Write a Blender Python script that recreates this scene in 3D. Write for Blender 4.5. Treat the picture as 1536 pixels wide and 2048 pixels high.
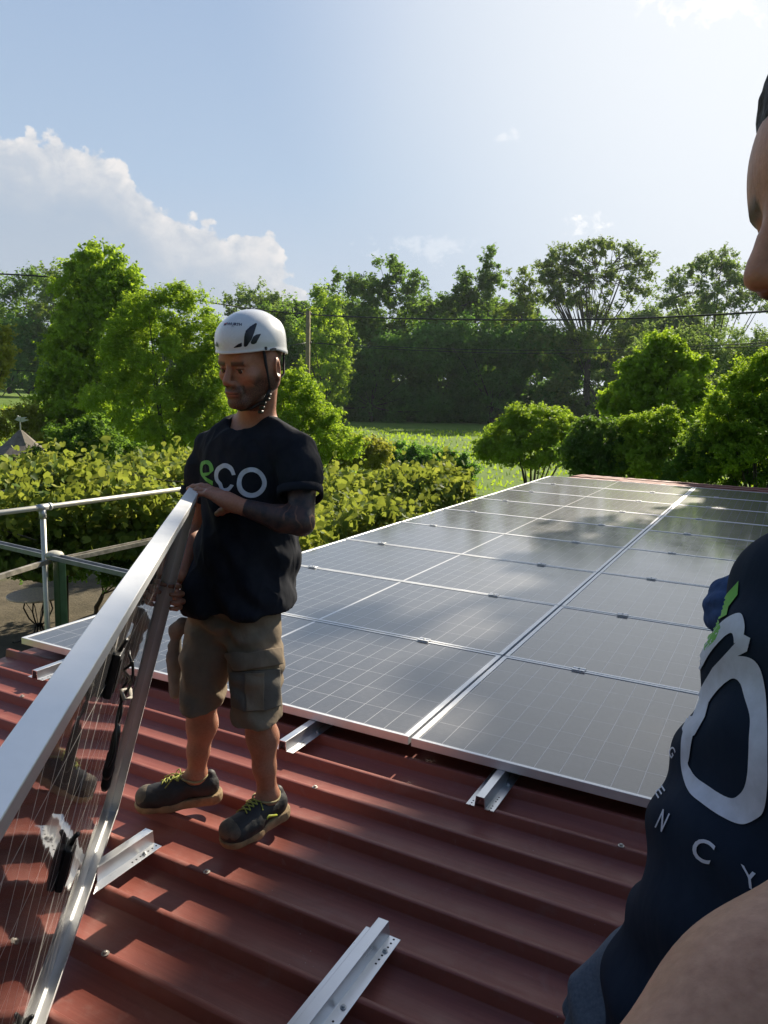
import bpy, bmesh, math, random
import numpy as np
from mathutils import Vector, Matrix
from mathutils.bvhtree import BVHTree

for _o in list(bpy.data.objects):
    bpy.data.objects.remove(_o, do_unlink=True)
sc = bpy.context.scene
COL = sc.collection
R_ = math.radians

# ------------------------------------------------------------------ camera
F_PX = 1536.3
CX, CY = 768.0, 1024.0
CAM = np.array([3.501, -2.592, 1.353])
MR = np.array([[0.884, -0.098, 0.456], [0.466, 0.126, -0.876], [0.028, 0.987, 0.157]])
_u, _s, _vt = np.linalg.svd(MR)
MR = _u @ _vt
cam_d = bpy.data.cameras.new('camera')
cam = bpy.data.objects.new('camera', cam_d)
COL.objects.link(cam)
cam_d.sensor_fit = 'VERTICAL'
cam_d.sensor_height = 24.0
cam_d.sensor_width = 18.0
cam_d.lens = 24.0 * F_PX / 2048.0
cam_d.clip_start = 0.02
cam_d.clip_end = 3000.0
mw = Matrix.Identity(4)
for i in range(3):
    for j in range(3):
        mw[i][j] = MR[i][j]
    mw[i][3] = CAM[i]
cam.matrix_world = mw
sc.camera = cam


def at(px, py, t):
    """world point seen at photo pixel (px, py) at distance t along the view axis"""
    return CAM + MR @ np.array([(px - CX) / F_PX, -(py - CY) / F_PX, -1.0]) * t


def onz(px, py, z):
    d = MR @ np.array([(px - CX) / F_PX, -(py - CY) / F_PX, -1.0])
    return CAM + d * ((z - CAM[2]) / d[2])


# ------------------------------------------------------------------ sun, sky, exposure
SUN_AZ, SUN_EL = R_(5.0), R_(30.0)
SUN = np.array([math.sin(SUN_AZ) * math.cos(SUN_EL), math.cos(SUN_AZ) * math.cos(SUN_EL), math.sin(SUN_EL)])
sun_d = bpy.data.lights.new('sun', 'SUN')
sun_d.energy = 5.0
sun_d.angle = R_(0.5)
sun_d.color = (1.0, 0.90, 0.74)
sun_o = bpy.data.objects.new('sun', sun_d)
COL.objects.link(sun_o)
sun_o.rotation_euler = Vector(SUN).to_track_quat('Z', 'Y').to_euler()
sun_o.location = (0, 0, 30)
sc.view_settings.view_transform = 'Standard'
sc.view_settings.look = 'None'
sc.view_settings.exposure = 0.92
sc.view_settings.gamma = 1.0
sc.cycles.max_bounces = 8
sc.cycles.transparent_max_bounces = 12
sc.cycles.use_denoising = True
sc.cycles.sample_clamp_indirect = 6.0


class NT:
    """small helper round a node tree"""
    def __init__(s, tree):
        s.t = tree
        s.n = tree.nodes
        s.l = tree.links

    def node(s, kind, **kw):
        n = s.n.new(kind)
        for k, v in kw.items():
            setattr(n, k, v)
        return n

    def _in(s, sock, v):
        if hasattr(v, 'is_output'):
            s.l.new(v, sock)
        elif v is not None:
            if isinstance(v, (tuple, list)) and len(v) == 3 and sock.type == 'RGBA':
                v = (*v, 1.0)
            sock.default_value = v

    def math(s, op, a, b=None, c=None, clamp=False):
        n = s.n.new('ShaderNodeMath')
        n.operation = op
        n.use_clamp = clamp
        s._in(n.inputs[0], a)
        if b is not None:
            s._in(n.inputs[1], b)
        if c is not None:
            s._in(n.inputs[2], c)
        return n.outputs[0]

    def vmath(s, op, a, b=None, out=0):
        n = s.n.new('ShaderNodeVectorMath')
        n.operation = op
        s._in(n.inputs[0], a)
        if b is not None:
            s._in(n.inputs[1], b)
        return n.outputs['Value'] if out == 'v' else n.outputs[0]

    def vscale(s, a, k):
        n = s.n.new('ShaderNodeVectorMath')
        n.operation = 'SCALE'
        s._in(n.inputs[0], a)
        n.inputs['Scale'].default_value = k
        return n.outputs[0]

    def mix(s, f, a, b, blend='MIX'):
        n = s.n.new('ShaderNodeMix')
        n.data_type = 'RGBA'
        n.blend_type = blend
        s._in(n.inputs[0], f)
        s._in(n.inputs[6], a)
        s._in(n.inputs[7], b)
        return n.outputs[2]

    def ramp(s, f, stops, interp='LINEAR'):
        n = s.n.new('ShaderNodeValToRGB')
        n.color_ramp.interpolation = interp
        e = n.color_ramp.elements
        while len(e) < len(stops):
            e.new(0.5)
        for i, (p, c) in enumerate(stops):
            e[i].position = p
            e[i].color = (*c, 1.0) if not isinstance(c, (int, float)) else (c, c, c, 1.0)
        s._in(n.inputs[0], f)
        return n.outputs[0]

    def noise(s, vec, scale, detail=3.0, rough=0.5, dist=0.0, out=0):
        n = s.n.new('ShaderNodeTexNoise')
        n.inputs['Scale'].default_value = scale
        n.inputs['Detail'].default_value = detail
        n.inputs['Roughness'].default_value = rough
        n.inputs['Distortion'].default_value = dist
        if vec is not None:
            s.l.new(vec, n.inputs['Vector'])
        return n.outputs[out]

    def maprange(s, v, a, b, c=0.0, d=1.0, smooth=False):
        n = s.n.new('ShaderNodeMapRange')
        if smooth:
            n.interpolation_type = 'SMOOTHSTEP'
        s._in(n.inputs[0], v)
        for i, x in zip((1, 2, 3, 4), (a, b, c, d)):
            s._in(n.inputs[i], x)
        return n.outputs[0]

    def mapping(s, vec, scale=(1, 1, 1), rot=(0, 0, 0)):
        n = s.n.new('ShaderNodeMapping')
        s.l.new(vec, n.inputs[0])
        n.inputs['Scale'].default_value = scale
        n.inputs['Rotation'].default_value = rot
        return n.outputs[0]


# ---- world: Nishita sky, hazier and paler low down, with a bank of cumulus in the west
world = bpy.data.worlds.new("World")
sc.world = world
world.use_nodes = True
W = NT(world.node_tree)
W.n.clear()
w_out = W.node('ShaderNodeOutputWorld')
w_bg = W.node('ShaderNodeBackground')
w_bg.inputs[1].default_value = 0.0605
sky = W.node('ShaderNodeTexSky')
sky.sky_type = 'NISHITA'
sky.sun_disc = False
sky.sun_elevation = SUN_EL
sky.sun_rotation = SUN_AZ
sky.altitude = 100.0
sky.air_density = 1.0
sky.dust_density = 2.6
sky.ozone_density = 2.2
geo = W.node('ShaderNodeNewGeometry')
inc = W.vscale(geo.outputs['Incoming'], -1.0)
sep = W.node('ShaderNodeSeparateXYZ')
W.l.new(inc, sep.inputs[0])
dx, dy, dz = sep.outputs
az = W.math('ARCTAN2', dx, dy)                       # compass angle, 0 = +Y
el = W.math('ARCSINE', dz)
azd = W.math('MULTIPLY', az, 57.29578)
eld = W.math('MULTIPLY', el, 57.29578)


def azel(px, py):
    d = at(px, py, 1.0) - CAM
    return math.degrees(math.atan2(d[0], d[1])), math.degrees(math.atan2(d[2], math.hypot(d[0], d[1])))


def world_clouds():
    pts = [(-60, 225), (0, 235), (95, 252), (150, 262), (205, 280), (262, 318), (292, 362), (330, 404),
           (372, 424), (420, 422), (462, 438), (520, 455), (560, 492), (600, 545), (640, 600), (700, 668)]
    ae = [azel(*p) for p in pts]
    cur = W.node('ShaderNodeFloatCurve')
    a0, a1 = ae[0][0], ae[-1][0]
    e1 = 30.0
    c = cur.mapping.curves[0]
    while len(c.points) < len(ae):
        c.points.new(0.5, 0.5)
    for p, (a, e) in zip(c.points, ae):
        p.location = ((a - a0) / (a1 - a0), max(e, 0.0) / e1)
        p.handle_type = 'AUTO'
    cur.mapping.update()
    W._in(cur.inputs['Value'], W.maprange(azd, a0, a1, 0.0, 1.0))
    edge = W.math('MULTIPLY', cur.outputs[0], e1)
    comb = W.node('ShaderNodeCombineXYZ')
    W._in(comb.inputs[0], azd)
    W._in(comb.inputs[1], W.math('MULTIPLY', eld, 1.15))
    v = comb.outputs[0]
    n1 = W.noise(v, 0.30, 6.0, 0.56, 0.25)
    vor = W.node('ShaderNodeTexVoronoi')
    vor.feature = 'SMOOTH_F1'
    vor.inputs['Scale'].default_value = 0.75
    vor.inputs['Smoothness'].default_value = 0.6
    vd = W.vmath('ADD', v, W.vscale(W.noise(v, 0.9, 4.0, 0.6, 0.0, 1), 1.6))
    W.l.new(vd, vor.inputs['Vector'])
    puff = W.math('SUBTRACT', 0.55, vor.outputs['Distance'])
    wig = W.math('ADD', W.math('MULTIPLY', W.math('SUBTRACT', n1, 0.5), 4.2), W.math('MULTIPLY', puff, 1.7))
    depth = W.math('ADD', W.math('SUBTRACT', W.math('SUBTRACT', edge, eld), 0.9), wig)            # degrees below the edge of the bank
    mask = W.maprange(depth, -0.10, 0.36, 0.0, 1.0, True)
    side = W.maprange(azd, a0 + (a1 - a0) * 0.985, a1, 1.0, 0.0, True)
    mask = W.math('MULTIPLY', mask, side)
    # bright, billowed rim that flattens to grey-lavender further down
    n2 = W.noise(v, 0.55, 7.0, 0.6, 0.3)
    fade = W.maprange(W.math('ADD', depth, W.math('MULTIPLY', n2, 2.2)), 1.2, 6.4, 1.0, 0.0, True)
    bil = W.maprange(W.math('ADD', n2, W.math('MULTIPLY', puff, 0.28)), 0.36, 0.66, 0.0, 1.0)
    lit = W.math('MULTIPLY', fade, W.math('ADD', 0.45, W.math('MULTIPLY', bil, 0.6)))
    return mask, lit, v, n1


cmask, clit, cv, cn1 = world_clouds()
base = sky.outputs[0]
# thin high haze: pale lavender veil, denser towards the horizon and the sun
sdir = W.node('ShaderNodeCombineXYZ')
for i in range(3):
    sdir.inputs[i].default_value = SUN[i]
cosang = W.vmath('DOT_PRODUCT', inc, sdir.outputs[0], out='v')
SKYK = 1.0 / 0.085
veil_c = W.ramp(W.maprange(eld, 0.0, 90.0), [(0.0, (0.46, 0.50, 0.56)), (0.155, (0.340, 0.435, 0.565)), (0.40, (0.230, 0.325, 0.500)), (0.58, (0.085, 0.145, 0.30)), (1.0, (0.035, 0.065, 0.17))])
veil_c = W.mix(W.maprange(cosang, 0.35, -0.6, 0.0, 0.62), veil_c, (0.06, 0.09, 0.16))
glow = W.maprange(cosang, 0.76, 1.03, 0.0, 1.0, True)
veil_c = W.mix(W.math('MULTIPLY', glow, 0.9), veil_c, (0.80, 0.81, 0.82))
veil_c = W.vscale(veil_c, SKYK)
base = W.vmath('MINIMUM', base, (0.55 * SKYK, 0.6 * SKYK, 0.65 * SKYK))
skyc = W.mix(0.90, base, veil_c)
ccol = W.mix(clit, (0.325, 0.365, 0.42), (0.66, 0.64, 0.63))
ccol = W.vscale(ccol, SKYK)
c_op = W.math('MULTIPLY', cmask, W.math('ADD', 0.46, W.math('MULTIPLY', clit, 0.50)))
skyc = W.mix(c_op, skyc, ccol)


def puff_cloud(skyc, px, py, wdeg, hdeg, amt, seed):
    a, e = azel(px, py)
    dxn = W.math('DIVIDE', W.math('SUBTRACT', azd, a), wdeg)
    dyn = W.math('DIVIDE', W.math('SUBTRACT', eld, e), hdeg)
    r = W.math('SQRT', W.math('ADD', W.math('MULTIPLY', dxn, dxn), W.math('MULTIPLY', dyn, dyn)))
    mp = W.vmath('ADD', cv, (seed, seed * 2.0, 0.0))
    n = W.noise(mp, 0.85, 6.0, 0.62, 0.4)
    d = W.math('SUBTRACT', W.math('ADD', 0.55, W.math('MULTIPLY', W.math('SUBTRACT', n, 0.5), 3.0)), r)
    m = W.maprange(d, -0.05, 0.6, 0.0, amt, True)
    c = W.vscale((0.84, 0.83, 0.82), SKYK)
    return W.mix(m, skyc, c)


skyc = puff_cloud(skyc, 1165, 446, 2.7, 1.0, 0.75, 3.0)
skyc = puff_cloud(skyc, 1430, 0, 6.5, 2.2, 0.95, 11.0)
skyc = puff_cloud(skyc, 1010, 275, 1.6, 0.6, 0.30, 7.0)
skyc = puff_cloud(skyc, 850, 500, 6.0, 1.6, 0.22, 19.0)
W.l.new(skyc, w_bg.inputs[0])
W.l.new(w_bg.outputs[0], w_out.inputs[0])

# ------------------------------------------------------------------ materials
def new_mat(name):
    m = bpy.data.materials.new(name)
    m.use_nodes = True
    n = NT(m.node_tree)
    return m, n, n.n['Principled BSDF']


def setp(n, b, **kw):
    names = dict(base='Base Color', metal='Metallic', rough='Roughness', ior='IOR', coat='Coat Weight',
                 coat_rough='Coat Roughness', spec='Specular IOR Level', normal='Normal', sub='Subsurface Weight',
                 sheen='Sheen Weight', alpha='Alpha', trans='Transmission Weight', aniso='Anisotropic')
    for k, v in kw.items():
        n._in(b.inputs[names[k]], v)


def bump(n, h, strength=0.3, dist=0.01):
    b = n.node('ShaderNodeBump')
    b.inputs['Strength'].default_value = strength
    b.inputs['Distance'].default_value = dist
    n._in(b.inputs['Height'], h)
    return b.outputs[0]


def objco(n):
    return n.node('ShaderNodeTexCoord').outputs['Object']


def worldco(n):
    return n.node('ShaderNodeNewGeometry').outputs['Position']


def simple(name, col, rough=0.6, metal=0.0, nscale=20.0, var=0.25, bmp=0.15, bd=0.003, coat=0.0):
    m, n, b = new_mat(name)
    co = objco(n)
    nz = n.noise(co, nscale, 4.0, 0.6)
    lo = tuple(c * (1 - var) for c in col)
    hi = tuple(min(1.0, c * (1 + var)) for c in col)
    setp(n, b, base=n.mix(n.maprange(nz, 0.3, 0.7), lo, hi), rough=n.maprange(nz, 0.3, 0.7, rough * 0.85, min(1, rough * 1.15)),
         metal=metal, coat=coat)
    if bmp:
        setp(n, b, normal=bump(n, n.noise(co, nscale * 3, 3.0), bmp, bd))
    return m


def mat_roof():
    m, n, b = new_mat('red_sheet_paint')
    co = worldco(n)
    big = n.noise(n.mapping(co, (0.9, 2.5, 1)), 1.3, 4, 0.6)
    streak = n.noise(n.mapping(co, (1.2, 26.0, 1)), 3.0, 5, 0.65)
    dust = n.noise(co, 9.0, 7, 0.72, 0.6)
    col = n.ramp(n.math('ADD', n.math('MULTIPLY', big, 0.5), n.math('MULTIPLY', streak, 0.5)),
                 [(0.30, (0.175, 0.047, 0.034)), (0.55, (0.240, 0.070, 0.050)), (0.80, (0.300, 0.098, 0.072))])
    pale = n.math('MULTIPLY', n.maprange(dust, 0.54, 0.78), 0.34)
    col = n.mix(pale, col, (0.30, 0.20, 0.17))
    # specks of swarf and dirt
    vor = n.node('ShaderNodeTexVoronoi')
    vor.inputs['Scale'].default_value = 26.0
    n.l.new(co, vor.inputs['Vector'])
    sp = n.maprange(vor.outputs['Distance'], 0.028, 0.05, 1.0, 0.0)
    col = n.mix(n.math('MULTIPLY', sp, n.maprange(n.noise(co, 3.0), 0.52, 0.6, 0.0, 0.8)), col, (0.45, 0.38, 0.33))
    scr = n.noise(n.mapping(co, (14.0, 55.0, 1), (0, 0, 0.5)), 2.0, 2, 0.5, 1.2)
    col = n.mix(n.maprange(scr, 0.70, 0.76, 0.0, 0.22), col, (0.36, 0.24, 0.20))
    setp(n, b, base=col, rough=n.maprange(dust, 0.3, 0.7, 0.36, 0.62), spec=0.4,
         normal=bump(n, n.math('ADD', dust, n.math('MULTIPLY', streak, 0.6)), 0.18, 0.004))
    return m


def mat_alu(name='aluminium', col=(0.74, 0.75, 0.76), rough=0.32, metal=0.9, brushed=True):
    m, n, b = new_mat(name)
    co = objco(n)
    st = n.noise(n.mapping(co, (60, 3, 60)), 4.0, 4, 0.6)
    bl = n.noise(co, 7.0, 4, 0.6)
    c = n.mix(n.maprange(bl, 0.35, 0.7), tuple(x * 0.88 for x in col), col)
    setp(n, b, base=c, metal=metal, rough=n.maprange(n.math('ADD', n.math('MULTIPLY', st, 0.5), n.math('MULTIPLY', bl, 0.5)), 0.3, 0.7, rough * 0.75, rough * 1.3),
         normal=bump(n, st, 0.08, 0.001))
    return m


PW, PH, PT = 2.288, 1.110, 0.035      # array panels as laid
PITCH = 1.1233


def mat_cells(name, back=False, ph=PH):
    """dark cells behind glass; pale lines between half cells; object x along the long side"""
    m, n, b = new_mat(name)
    co = objco(n)
    sp = n.node('ShaderNodeSeparateXYZ')
    n.l.new(co, sp.inputs[0])
    x, y = sp.outputs[0], sp.outputs[1]
    mx = 0.030
    cw = (PW / 2 - mx - 0.008) / 12.0
    chh = (ph - 2 * 0.024) / 6.0
    xm = n.math('ABSOLUTE', n.math('SUBTRACT', x, PW / 2))           # distance from the middle line
    xc = n.math('SUBTRACT', xm, 0.008)
    fx = n.math('FRACT', n.math('DIVIDE', xc, cw))
    dxl = n.math('MULTIPLY', n.math('SUBTRACT', 0.5, n.math('ABSOLUTE', n.math('SUBTRACT', fx, 0.5))), cw)
    yc = n.math('SUBTRACT', y, 0.024)
    fy = n.math('FRACT', n.math('DIVIDE', yc, chh))
    dyl = n.math('MULTIPLY', n.math('SUBTRACT', 0.5, n.math('ABSOLUTE', n.math('SUBTRACT', fy, 0.5))), chh)
    lw = 0.0012 if not back else 0.0024
    lx = n.math('LESS_THAN', dxl, lw * 1.05)
    ly = n.math('LESS_THAN', dyl, lw * 0.9)
    mid = n.math('LESS_THAN', xm, 0.0062)
    ex = n.math('GREATER_THAN', xc, cw * 12.0)
    ey = n.math('MAXIMUM', n.math('LESS_THAN', yc, 0.0), n.math('GREATER_THAN', yc, chh * 6))
    line = n.math('MAXIMUM', lx, ly)
    # fine wires running along the long side over every cell
    wf = n.math('FRACT', n.math('DIVIDE', yc, chh / 12.0))
    wire = n.math('LESS_THAN', n.math('ABSOLUTE', n.math('SUBTRACT', wf, 0.5)), 0.022)
    dirt = n.noise(co, 3.0, 5, 0.65, 0.3)
    dust = n.noise(co, 40.0, 4, 0.7)
    rnd = n.node('ShaderNodeObjectInfo').outputs['Random']
    smear = n.noise(n.vmath('ADD', n.mapping(co, (0.8, 2.2, 1), (0, 0, 0.3)), n.node('ShaderNodeObjectInfo').outputs['Location']), 2.2, 6, 0.7, 0.8)
    cell = n.mix(n.maprange(dirt, 0.3, 0.75), (0.020, 0.021, 0.026), (0.040, 0.039, 0.040))
    c = n.mix(n.math('MULTIPLY', wire, 0.35), cell, (0.22, 0.22, 0.23))
    c = n.mix(n.math('MULTIPLY', line, 0.80 if not back else 1.0), c, (0.52, 0.51, 0.50) if not back else (0.85, 0.80, 0.74))
    c = n.mix(n.math('MULTIPLY', n.math('MAXIMUM', ex, ey), 1.0), c, (0.06, 0.06, 0.065) if not back else (0.20, 0.19, 0.18))
    c = n.mix(mid, c, (0.80, 0.77, 0.72))
    if not back:
        c = n.mix(n.math('ADD', n.maprange(dust, 0.40, 0.8, 0.035, 0.085), n.math('ADD', n.math('MULTIPLY', rnd, 0.03), n.maprange(smear, 0.5, 0.8, 0.0, 0.07))), c, (0.46, 0.45, 0.44))
    setp(n, b, base=c, rough=0.42 if not back else 0.5, spec=0.35, coat=1.0,
         coat_rough=n.maprange(dirt, 0.3, 0.7, 0.065, 0.14) if not back else 0.03)
    b.inputs['Coat IOR'].default_value = 1.5 if back else 1.68
    if back:
        wob = n.noise(co, 5.5, 2, 0.4)
        bm = bump(n, wob, 0.14, 0.006)
        n.l.new(bm, b.inputs['Coat Normal'])
    return m


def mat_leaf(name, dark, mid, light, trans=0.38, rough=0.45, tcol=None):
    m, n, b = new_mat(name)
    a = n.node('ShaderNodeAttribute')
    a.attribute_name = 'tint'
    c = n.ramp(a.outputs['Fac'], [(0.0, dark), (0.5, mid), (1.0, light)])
    setp(n, b, base=c, rough=0.6, spec=0.14)
    tr = n.node('ShaderNodeBsdfTranslucent')
    n._in(tr.inputs[0], n.mix(0.6, c, tcol or (min(1, light[0] * 1.5), min(1, light[1] * 1.45), light[2] * 0.7)))
    mx = n.node('ShaderNodeMixShader')
    mx.inputs[0].default_value = trans
    out = [q for q in n.n if q.type == 'OUTPUT_MATERIAL'][0]
    n.l.new(b.outputs[0], mx.inputs[1])
    n.l.new(tr.outputs[0], mx.inputs[2])
    n.l.new(mx.outputs[0], out.inputs[0])
    return m


def mat_bark(name='bark', col=(0.070, 0.058, 0.040)):
    m, n, b = new_mat(name)
    co = objco(n)
    nz = n.noise(n.mapping(co, (6, 6, 1.2)), 3.0, 6, 0.7)
    setp(n, b, base=n.mix(n.maprange(nz, 0.3, 0.7), tuple(c * 0.5 for c in col), tuple(c * 1.5 for c in col)), rough=0.9,
         normal=bump(n, nz, 0.6, 0.03))
    return m


# ------------------------------------------------------------------ objects
def put(o, parent=None):
    COL.objects.link(o)
    if parent is not None:
        o.parent = parent
    return o


def thing(name, label, cat, loc=(0, 0, 0), rot=(0, 0, 0), group=None):
    o = bpy.data.objects.new(name, None)
    o.empty_display_size = 0.2
    put(o)
    o.location = tuple(float(v) for v in loc)
    o.rotation_euler = rot
    return tag(o, label, cat, group)


def tag(o, label, cat, group=None, kind=None):
    if label:
        o['label'] = label
    if cat:
        o['category'] = cat
    if group:
        o['group'] = group
    if kind:
        o['kind'] = kind
    return o


def obj(name, V, F, mat, parent=None, smooth=False, at_world=False, mats=None):
    me = bpy.data.meshes.new(name)
    if isinstance(F, np.ndarray) and F.ndim == 2:
        V = np.asarray(V, np.float32)
        k = F.shape[1]
        me.vertices.add(len(V))
        me.vertices.foreach_set('co', V.ravel())
        me.loops.add(F.size)
        me.loops.foreach_set('vertex_index', F.astype(np.int32).ravel())
        me.polygons.add(len(F))
        me.polygons.foreach_set('loop_start', np.arange(0, F.size, k, dtype=np.int32))
        if smooth:
            me.polygons.foreach_set('use_smooth', np.ones(len(F), bool))
        me.update(calc_edges=True)
        me.validate()
    else:
        me.from_pydata([tuple(map(float, v)) for v in V], [], [tuple(map(int, f)) for f in F])
        if smooth:
            for p in me.polygons:
                p.use_smooth = True
        me.update()
    if mat:
        me.materials.append(mat)
    o = bpy.data.objects.new(name, me)
    put(o, parent)
    if at_world and parent is not None:
        o.matrix_parent_inverse = (Matrix.Translation(parent.location) @ parent.rotation_euler.to_matrix().to_4x4()).inverted()
    return o


def set_tint(o, vals):
    a = o.data.attributes.new('tint', 'FLOAT', 'POINT')
    a.data.foreach_set('value', np.asarray(vals, np.float32))


def dup(root, loc, label=None, rot=None, group=None):
    r = root.copy()
    put(r)
    r.location = tuple(float(v) for v in loc)
    if rot is not None:
        r.rotation_euler = rot
    if label:
        r['label'] = label
    if group:
        r['group'] = group
    for ch in list(root.children):
        c = ch.copy()
        put(c)
        c.parent = r
        for g in list(ch.children):
            d = g.copy()
            put(d)
            d.parent = c
    return r


class MB:
    """collects shapes into one mesh"""
    def __init__(s):
        s.V = []
        s.F = []

    def add(s, V, F):
        k = len(s.V)
        s.V += [tuple(map(float, v)) for v in V]
        s.F += [tuple(int(i) + k for i in f) for f in F]
        return s

    def box(s, x0, y0, z0, x1, y1, z1):
        V = [(x0, y0, z0), (x1, y0, z0), (x1, y1, z0), (x0, y1, z0), (x0, y0, z1), (x1, y0, z1), (x1, y1, z1), (x0, y1, z1)]
        F = [(0, 3, 2, 1), (4, 5, 6, 7), (0, 1, 5, 4), (1, 2, 6, 5), (2, 3, 7, 6), (3, 0, 4, 7)]
        return s.add(V, F)

    def bar(s, a, b, w, h, up=(0, 0, 1), prof=None):
        """prism from a to b; prof = list of (side, up) points, default a w x h box"""
        a, b = np.array(a, float), np.array(b, float)
        d = (b - a) / np.linalg.norm(b - a)
        sd = np.cross(d, up)
        sd /= np.linalg.norm(sd)
        u = np.cross(sd, d)
        prof = prof or [(-w / 2, -h / 2), (w / 2, -h / 2), (w / 2, h / 2), (-w / 2, h / 2)]
        k = len(prof)
        V = [a + sd * p + u * q for p, q in prof] + [b + sd * p + u * q for p, q in prof]
        F = [(i, (i + 1) % k, (i + 1) % k + k, i + k) for i in range(k)]
        F += [tuple(range(k))[::-1], tuple(range(k, 2 * k))]
        return s.add(V, F)

    def tube(s, pts, rad, n=10, cap=True):
        P = [np.array(p, float) for p in pts]
        R = rad if hasattr(rad, '__len__') else [rad] * len(P)
        V, F = [], []
        ref = np.array([0.13, 0.31, 0.94])
        for i, p in enumerate(P):
            d = P[min(i + 1, len(P) - 1)] - P[max(i - 1, 0)]
            d /= max(np.linalg.norm(d), 1e-9)
            a = np.cross(d, ref)
            if np.linalg.norm(a) < 0.15:
                a = np.cross(d, (1.0, 0, 0))
            a /= np.linalg.norm(a)
            c = np.cross(d, a)
            for k in range(n):
                t = 2 * math.pi * k / n
                V.append(p + (a * math.cos(t) + c * math.sin(t)) * R[i])
        for i in range(len(P) - 1):
            for k in range(n):
                F.append((i * n + k, i * n + (k + 1) % n, (i + 1) * n + (k + 1) % n, (i + 1) * n + k))
        if cap:
            F.append(tuple(range(n))[::-1])
            F.append(tuple(range((len(P) - 1) * n, len(P) * n)))
        return s.add(V, F)

    def lathe(s, prof, c=(0, 0, 0), n=24):
        V, F = [], []
        for r, z in prof:
            for k in range(n):
                t = 2 * math.pi * k / n
                V.append((c[0] + r * math.cos(t), c[1] + r * math.sin(t), c[2] + z))
        for i in range(len(prof) - 1):
            for k in range(n):
                F.append((i * n + k, i * n + (k + 1) % n, (i + 1) * n + (k + 1) % n, (i + 1) * n + k))
        F.append(tuple(range(n))[::-1])
        F.append(tuple(range((len(prof) - 1) * n, len(prof) * n)))
        return s.add(V, F)

    def build(s, name, mat, parent=None, smooth=False, at_world=False):
        return obj(name, s.V, s.F, mat, parent, smooth, at_world)


def bevel(o, w=0.002, seg=1):
    md = o.modifiers.new('bevel', 'BEVEL')
    md.width = w
    md.segments = seg
    md.limit_method = 'ANGLE'
    md.angle_limit = R_(40)
    return o


def auto_smooth(o, ang=35):
    me = o.data
    for p in me.polygons:
        p.use_smooth = True
    try:
        me.set_sharp_from_angle(angle=R_(ang))
    except Exception:
        pass
    return o


# value noise for shaping meshes
def vnoise(P, scale=1.0, seed=0, octs=3, rough=0.5):
    P = np.asarray(P, np.float64) * scale + seed * 17.31
    out = np.zeros(len(P))
    amp, tot = 1.0, 0.0
    for o in range(octs):
        I = np.floor(P).astype(np.int64)
        f = P - I
        f = f * f * (3 - 2 * f)
        acc = 0
        for dx in (0, 1):
            for dy in (0, 1):
                for dz in (0, 1):
                    h = ((I[:, 0] + dx) * 73856093) ^ ((I[:, 1] + dy) * 19349663) ^ ((I[:, 2] + dz) * 83492791) ^ (seed * 7919 + o * 104729)
                    h = (h ^ (h >> 13)) * 1274126177
                    h = (h & 0xFFFFFF) / float(0xFFFFFF) * 2 - 1
                    w = (f[:, 0] if dx else 1 - f[:, 0]) * (f[:, 1] if dy else 1 - f[:, 1]) * (f[:, 2] if dz else 1 - f[:, 2])
                    acc = acc + h * w
        out += acc * amp
        tot += amp
        amp *= rough
        P = P * 2.03 + 11.7
    return out / tot


M_ROOF = mat_roof()
M_ALU = mat_alu()
M_ALUF = mat_alu('anodised_frame', (0.86, 0.86, 0.85), 0.40, 0.55)
M_GALV = mat_alu('galvanised_steel', (0.52, 0.53, 0.52), 0.5, 0.75)
M_BLACK = simple('black_plastic', (0.012, 0.012, 0.013), 0.38, 0.0, 30, 0.3, 0.05)
M_BARK = mat_bark()

# ------------------------------------------------------------------ the ground
GZ = -2.35
RIGHT = MR[:, 0].copy(); RIGHT[2] = 0; RIGHT /= np.linalg.norm(RIGHT)
FWD = -MR[:, 2].copy(); FWD[2] = 0; FWD /= np.linalg.norm(FWD)


def sstep(x, a, b):
    t = np.clip((x - a) / (b - a), 0, 1)
    return t * t * (3 - 2 * t)


def ground_z(x, y):
    dx, dy = np.asarray(x) - CAM[0], np.asarray(y) - CAM[1]
    f = dx * FWD[0] + dy * FWD[1]
    s = dx * RIGHT[0] + dy * RIGHT[1]
    lat = s / np.maximum(f, 5.0)
    rise = 2.3 * sstep(f, 45, 105) * (1 - sstep(lat, -0.42, -0.10))
    bumps = 0.06 * np.sin(0.21 * np.asarray(x) + 1.0) * np.sin(0.17 * np.asarray(y)) * sstep(f, 20, 40)
    return GZ + rise + bumps


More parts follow.
